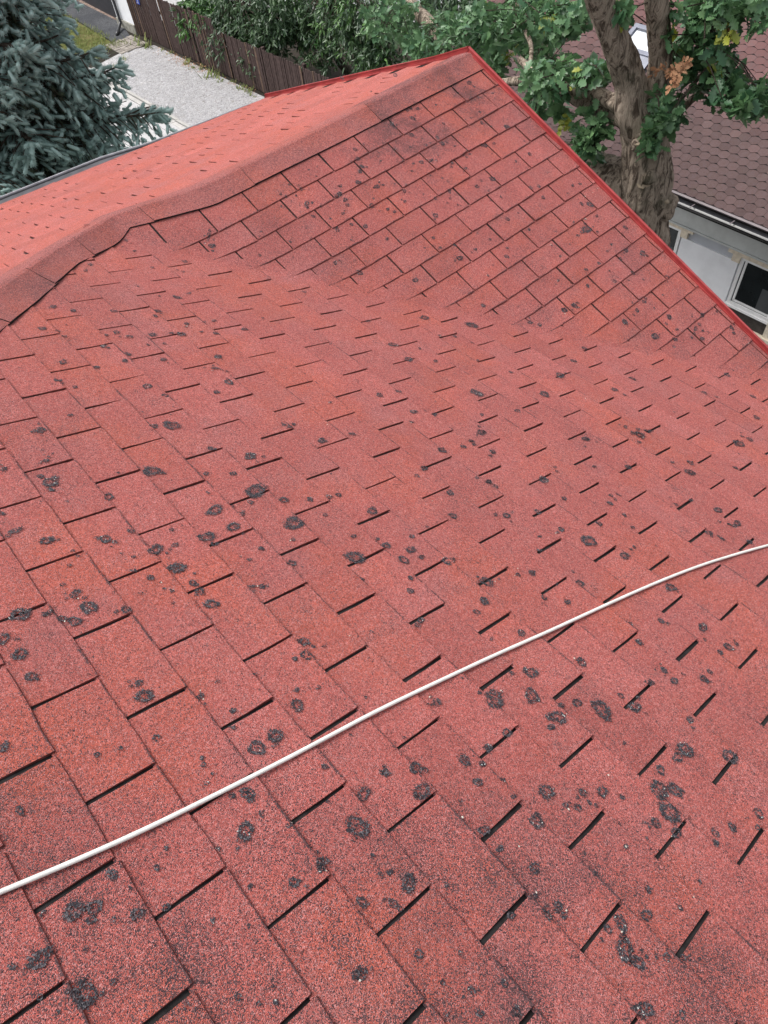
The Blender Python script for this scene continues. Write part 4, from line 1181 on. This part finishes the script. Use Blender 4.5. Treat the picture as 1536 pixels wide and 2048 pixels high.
leafy('shrub', 'bushy shrub with drooping narrow leaves overhanging the slat fence', 'shrub', [V3(-23.6, 9.9, ZG), V3(-23.5, 9.7, -6.6), V3(-23.4, 9.6, -5.2)], [.11, .09, .05],
      [(atY(450, 55, 9.35), (1.5, .5, .75), 170), (atY(520, 60, 9.6), (1.2, .6, .8), 150), (atY(540, 20, 9.8), (1.3, .6, .8), 140), (atY(470, 5, 9.7), (1.3, .6, .7), 120), (atY(510, 105, 9.2), (.5, .25, .4), 34), (atY(440, 85, 9.15), (.5, .2, .3), 26)], .205, [('shrub_leaf', 1.0)], 31)
leafy('shrub', 'bright green shrub rising above the fence top near the left', 'shrub', [V3(-26.6, 9.7, ZG), V3(-26.5, 9.6, -6.8), V3(-26.3, 9.5, -6.0)], [.09, .07, .04],
      [(atY(385, 35, 9.2), (.75, .35, .55), 70), (atY(405, 10, 9.4), (.9, .4, .5), 70), (atY(375, 10, 9.3), (.4, .3, .4), 30)], .26, [('bright_leaf', .8), ('shrub_leaf', .25)], 32)
leafy('leafy_tree', 'dense tree with slim brown trunk standing just behind the gable', 'tree', [V3(-18.6, 11.3, ZG), atY(672, 120, 10.9), atY(670, 60, 10.8), atY(664, 0, 10.7), atY(660, -60, 10.6)], [.17, .15, .14, .13, .11],
      [(atY(620, 40, 10.6), (1.3, .7, .9), 130), (atY(590, 15, 10.8), (1.1, .7, .8), 100), (atY(720, 60, 10.2), (1.1, .6, .9), 120), (atY(745, 105, 9.9), (.9, .4, .6), 90), (atY(690, 15, 10.4), (1.2, .6, .7), 90), (atY(780, 20, 10.4), (1.2, .6, .8), 110), (atY(650, 90, 10.3), (.5, .3, .5), 30), (atY(625, 112, 10), (.35, .2, .25), 12), (atY(860, 130, 9.9), (1.2, .5, .35), 70)], .20, [('shrub_leaf', .75), ('bright_leaf', .22)], 33)
leafy('leafy_tree', 'dark tree filling the gap between the ridge and the brown roof', 'tree', [V3(-13.6, 12.6, ZG), V3(-13.5, 12.4, -6), V3(-13.4, 12.2, -4)], [.18, .15, .1],
      [(atY(960, 40, 11.5), (1.8, .7, 1.0), 190), (atY(900, 20, 11.8), (1.4, .7, .9), 120), (atY(1040, 90, 11.3), (1.0, .6, .8), 100), (atY(1000, 160, 11.0), (.8, .4, .6), 60), (atY(880, 110, 11.2), (1.0, .5, .5), 70), (atY(1080, 20, 11.4), (1.0, .5, .6), 80)], .19, [('shrub_leaf', 1.0)], 34)

# ------------------------------------------------------------------ blue spruce
SX, SY = -8.95, -3.05
spruce = tag(empty('spruce_tree', (SX, SY, ZG)), 'large blue spruce with drooping branches beyond the grey gutter', 'tree')
b = MB(); b.tube([(SX, SY, ZG), (SX, SY, -4), (SX + .03, SY, 0), (SX, SY, 4.5), (SX, SY, 7)], [.42, .36, .27, .14, .03], 18, noise=bark_noise(50, .06, 7)); b.build('trunk', [M['bark_dark']], spruce, smooth=True)
rs = np.random.default_rng(77)


def shoot_template():
    v, t = [], []
    for k in range(5):
        a = 6.283 * k / 5; v += [(.12 * math.cos(a), .10, .12 * math.sin(a)), (.16 * math.cos(a), .80, .16 * math.sin(a))]
    v += [(0, 0, 0), (0, 1.0, 0)]
    for k in range(5):
        k2 = (k + 1) % 5; t += [(2 * k, 2 * k + 1, 2 * k2 + 1), (2 * k, 2 * k2 + 1, 2 * k2), (10, 2 * k, 2 * k2), (11, 2 * k2 + 1, 2 * k + 1)]
    for k in range(34):
        a = k * 2.4; y = .04 + .86 * k / 33; r = .30 + .05 * math.sin(k * 1.7)
        b = len(v); w = .03
        v += [(-w * math.sin(a), y, w * math.cos(a)), (w * math.sin(a), y, -w * math.cos(a)), (r * math.cos(a), y + .22, r * math.sin(a))]; t.append((b, b + 1, b + 2))
    return np.array(v), np.array(t)


SV, ST = shoot_template()
zz = -5.6
while zz < 4.8:
    rad = float(np.interp(zz, [-5.6, -2.4, -0.9, -0.4, 0.1, 1.0, 2.5, 5.0], [2.5, 2.3, 2.05, 1.7, 1.42, 1.22, .95, .3]))
    nb_ = 6 if zz < 3 else 5
    a0 = rs.uniform(0, 6.28)
    for kb in range(nb_):
        az = a0 + 6.283 * kb / nb_ + rs.uniform(-.3, .3)
        # only the side that can be seen from the roof or a step to either side of it carries full detail
        L_ = rad * rs.uniform(.78, 1.1)
        side = math.cos(az - math.radians(52))
        if zz < -1.0 and side > .55: L_ *= .62
        if abs(zz + 1.1) < .16 and side > .93: L_ = 2.3
        dirh = np.array([math.cos(az), math.sin(az), 0]); lat = np.array([-math.sin(az), math.cos(az), 0])
        s = np.linspace(0, 1, 9); droop = rs.uniform(.16, .30)
        path = np.array([SX, SY, zz + rs.uniform(-.1, .1)]) + dirh * (s * L_)[:, None] + np.array([0, 0, 1]) * (L_ * (.10 * s - droop * s ** 2 + .14 * s ** 4))[:, None] + lat * (rs.uniform(-.1, .1) * L_ * s ** 2)[:, None]
        wood = MB(); wood.tube(path, np.linspace(.045, .008, 9), 6, cap=False)
        P, D, S, A, OLD = [], [], [], [], []
        ns = int(L_ / .088); bt = rs.normal(0, .12)
        for i in range(ns):
            f = .22 + .78 * (i + .5) / ns
            c = np.array([np.interp(f, s, path[:, k]) for k in range(3)])
            tl = min(.85, (1 - f) * L_ * .62 + .16)
            for sg_ in (-1, 1):
                td = dirh * rs.uniform(.45, .8) + lat * sg_ * rs.uniform(.6, 1.0) + np.array([0, 0, rs.uniform(-.75, -.10)])
                td /= np.linalg.norm(td); tl_ = tl * rs.uniform(.7, 1.15)
                m_ = max(1, int(tl_ / .08))
                if tl_ > .3: wood.tube([c, c + td * tl_ * .5 + np.array([0, 0, .02]), c + td * tl_], [.012, .009, .005], 4, cap=False)
                for q in range(m_):
                    g = (q + rs.uniform(.3, 1)) / m_
                    dd = td + rs.normal(0, .42, 3) + np.array([0, 0, .10 if rs.random() < .5 else -.2])
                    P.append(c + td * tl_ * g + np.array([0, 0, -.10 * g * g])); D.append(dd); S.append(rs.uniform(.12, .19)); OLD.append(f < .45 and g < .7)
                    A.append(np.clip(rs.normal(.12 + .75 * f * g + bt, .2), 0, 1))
        for _ in range(5):
            P.append(path[-1] - dirh * rs.uniform(0, .12)); D.append(dirh + rs.normal(0, .35, 3)); S.append(rs.uniform(.14, .2)); A.append(rs.uniform(.5, 1)); OLD.append(False)
        P, D, S, A, OLD = np.array(P), np.array(D), np.array(S), np.array(A), np.array(OLD)
        D /= np.linalg.norm(D, axis=1, keepdims=True); X = np.cross(D, rs.normal(0, 1, D.shape)); X /= np.linalg.norm(X, axis=1, keepdims=True); Z = np.cross(X, D)
        V = P[:, None] + S[:, None, None] * (SV[None, :, :1] * X[:, None] + SV[None, :, 1:2] * D[:, None] + SV[None, :, 2:] * Z[:, None])
        n = len(P); V = V.reshape(-1, 3); T = (ST[None] + len(SV) * np.arange(n)[:, None, None]).reshape(-1, 3)
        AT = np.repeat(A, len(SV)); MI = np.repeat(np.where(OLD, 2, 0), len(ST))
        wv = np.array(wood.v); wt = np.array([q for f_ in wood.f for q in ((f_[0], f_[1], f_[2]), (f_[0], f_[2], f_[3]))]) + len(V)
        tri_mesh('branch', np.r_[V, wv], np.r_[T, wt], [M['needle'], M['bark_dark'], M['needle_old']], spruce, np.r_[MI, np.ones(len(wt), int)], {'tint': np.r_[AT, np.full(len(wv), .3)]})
    zz += .30
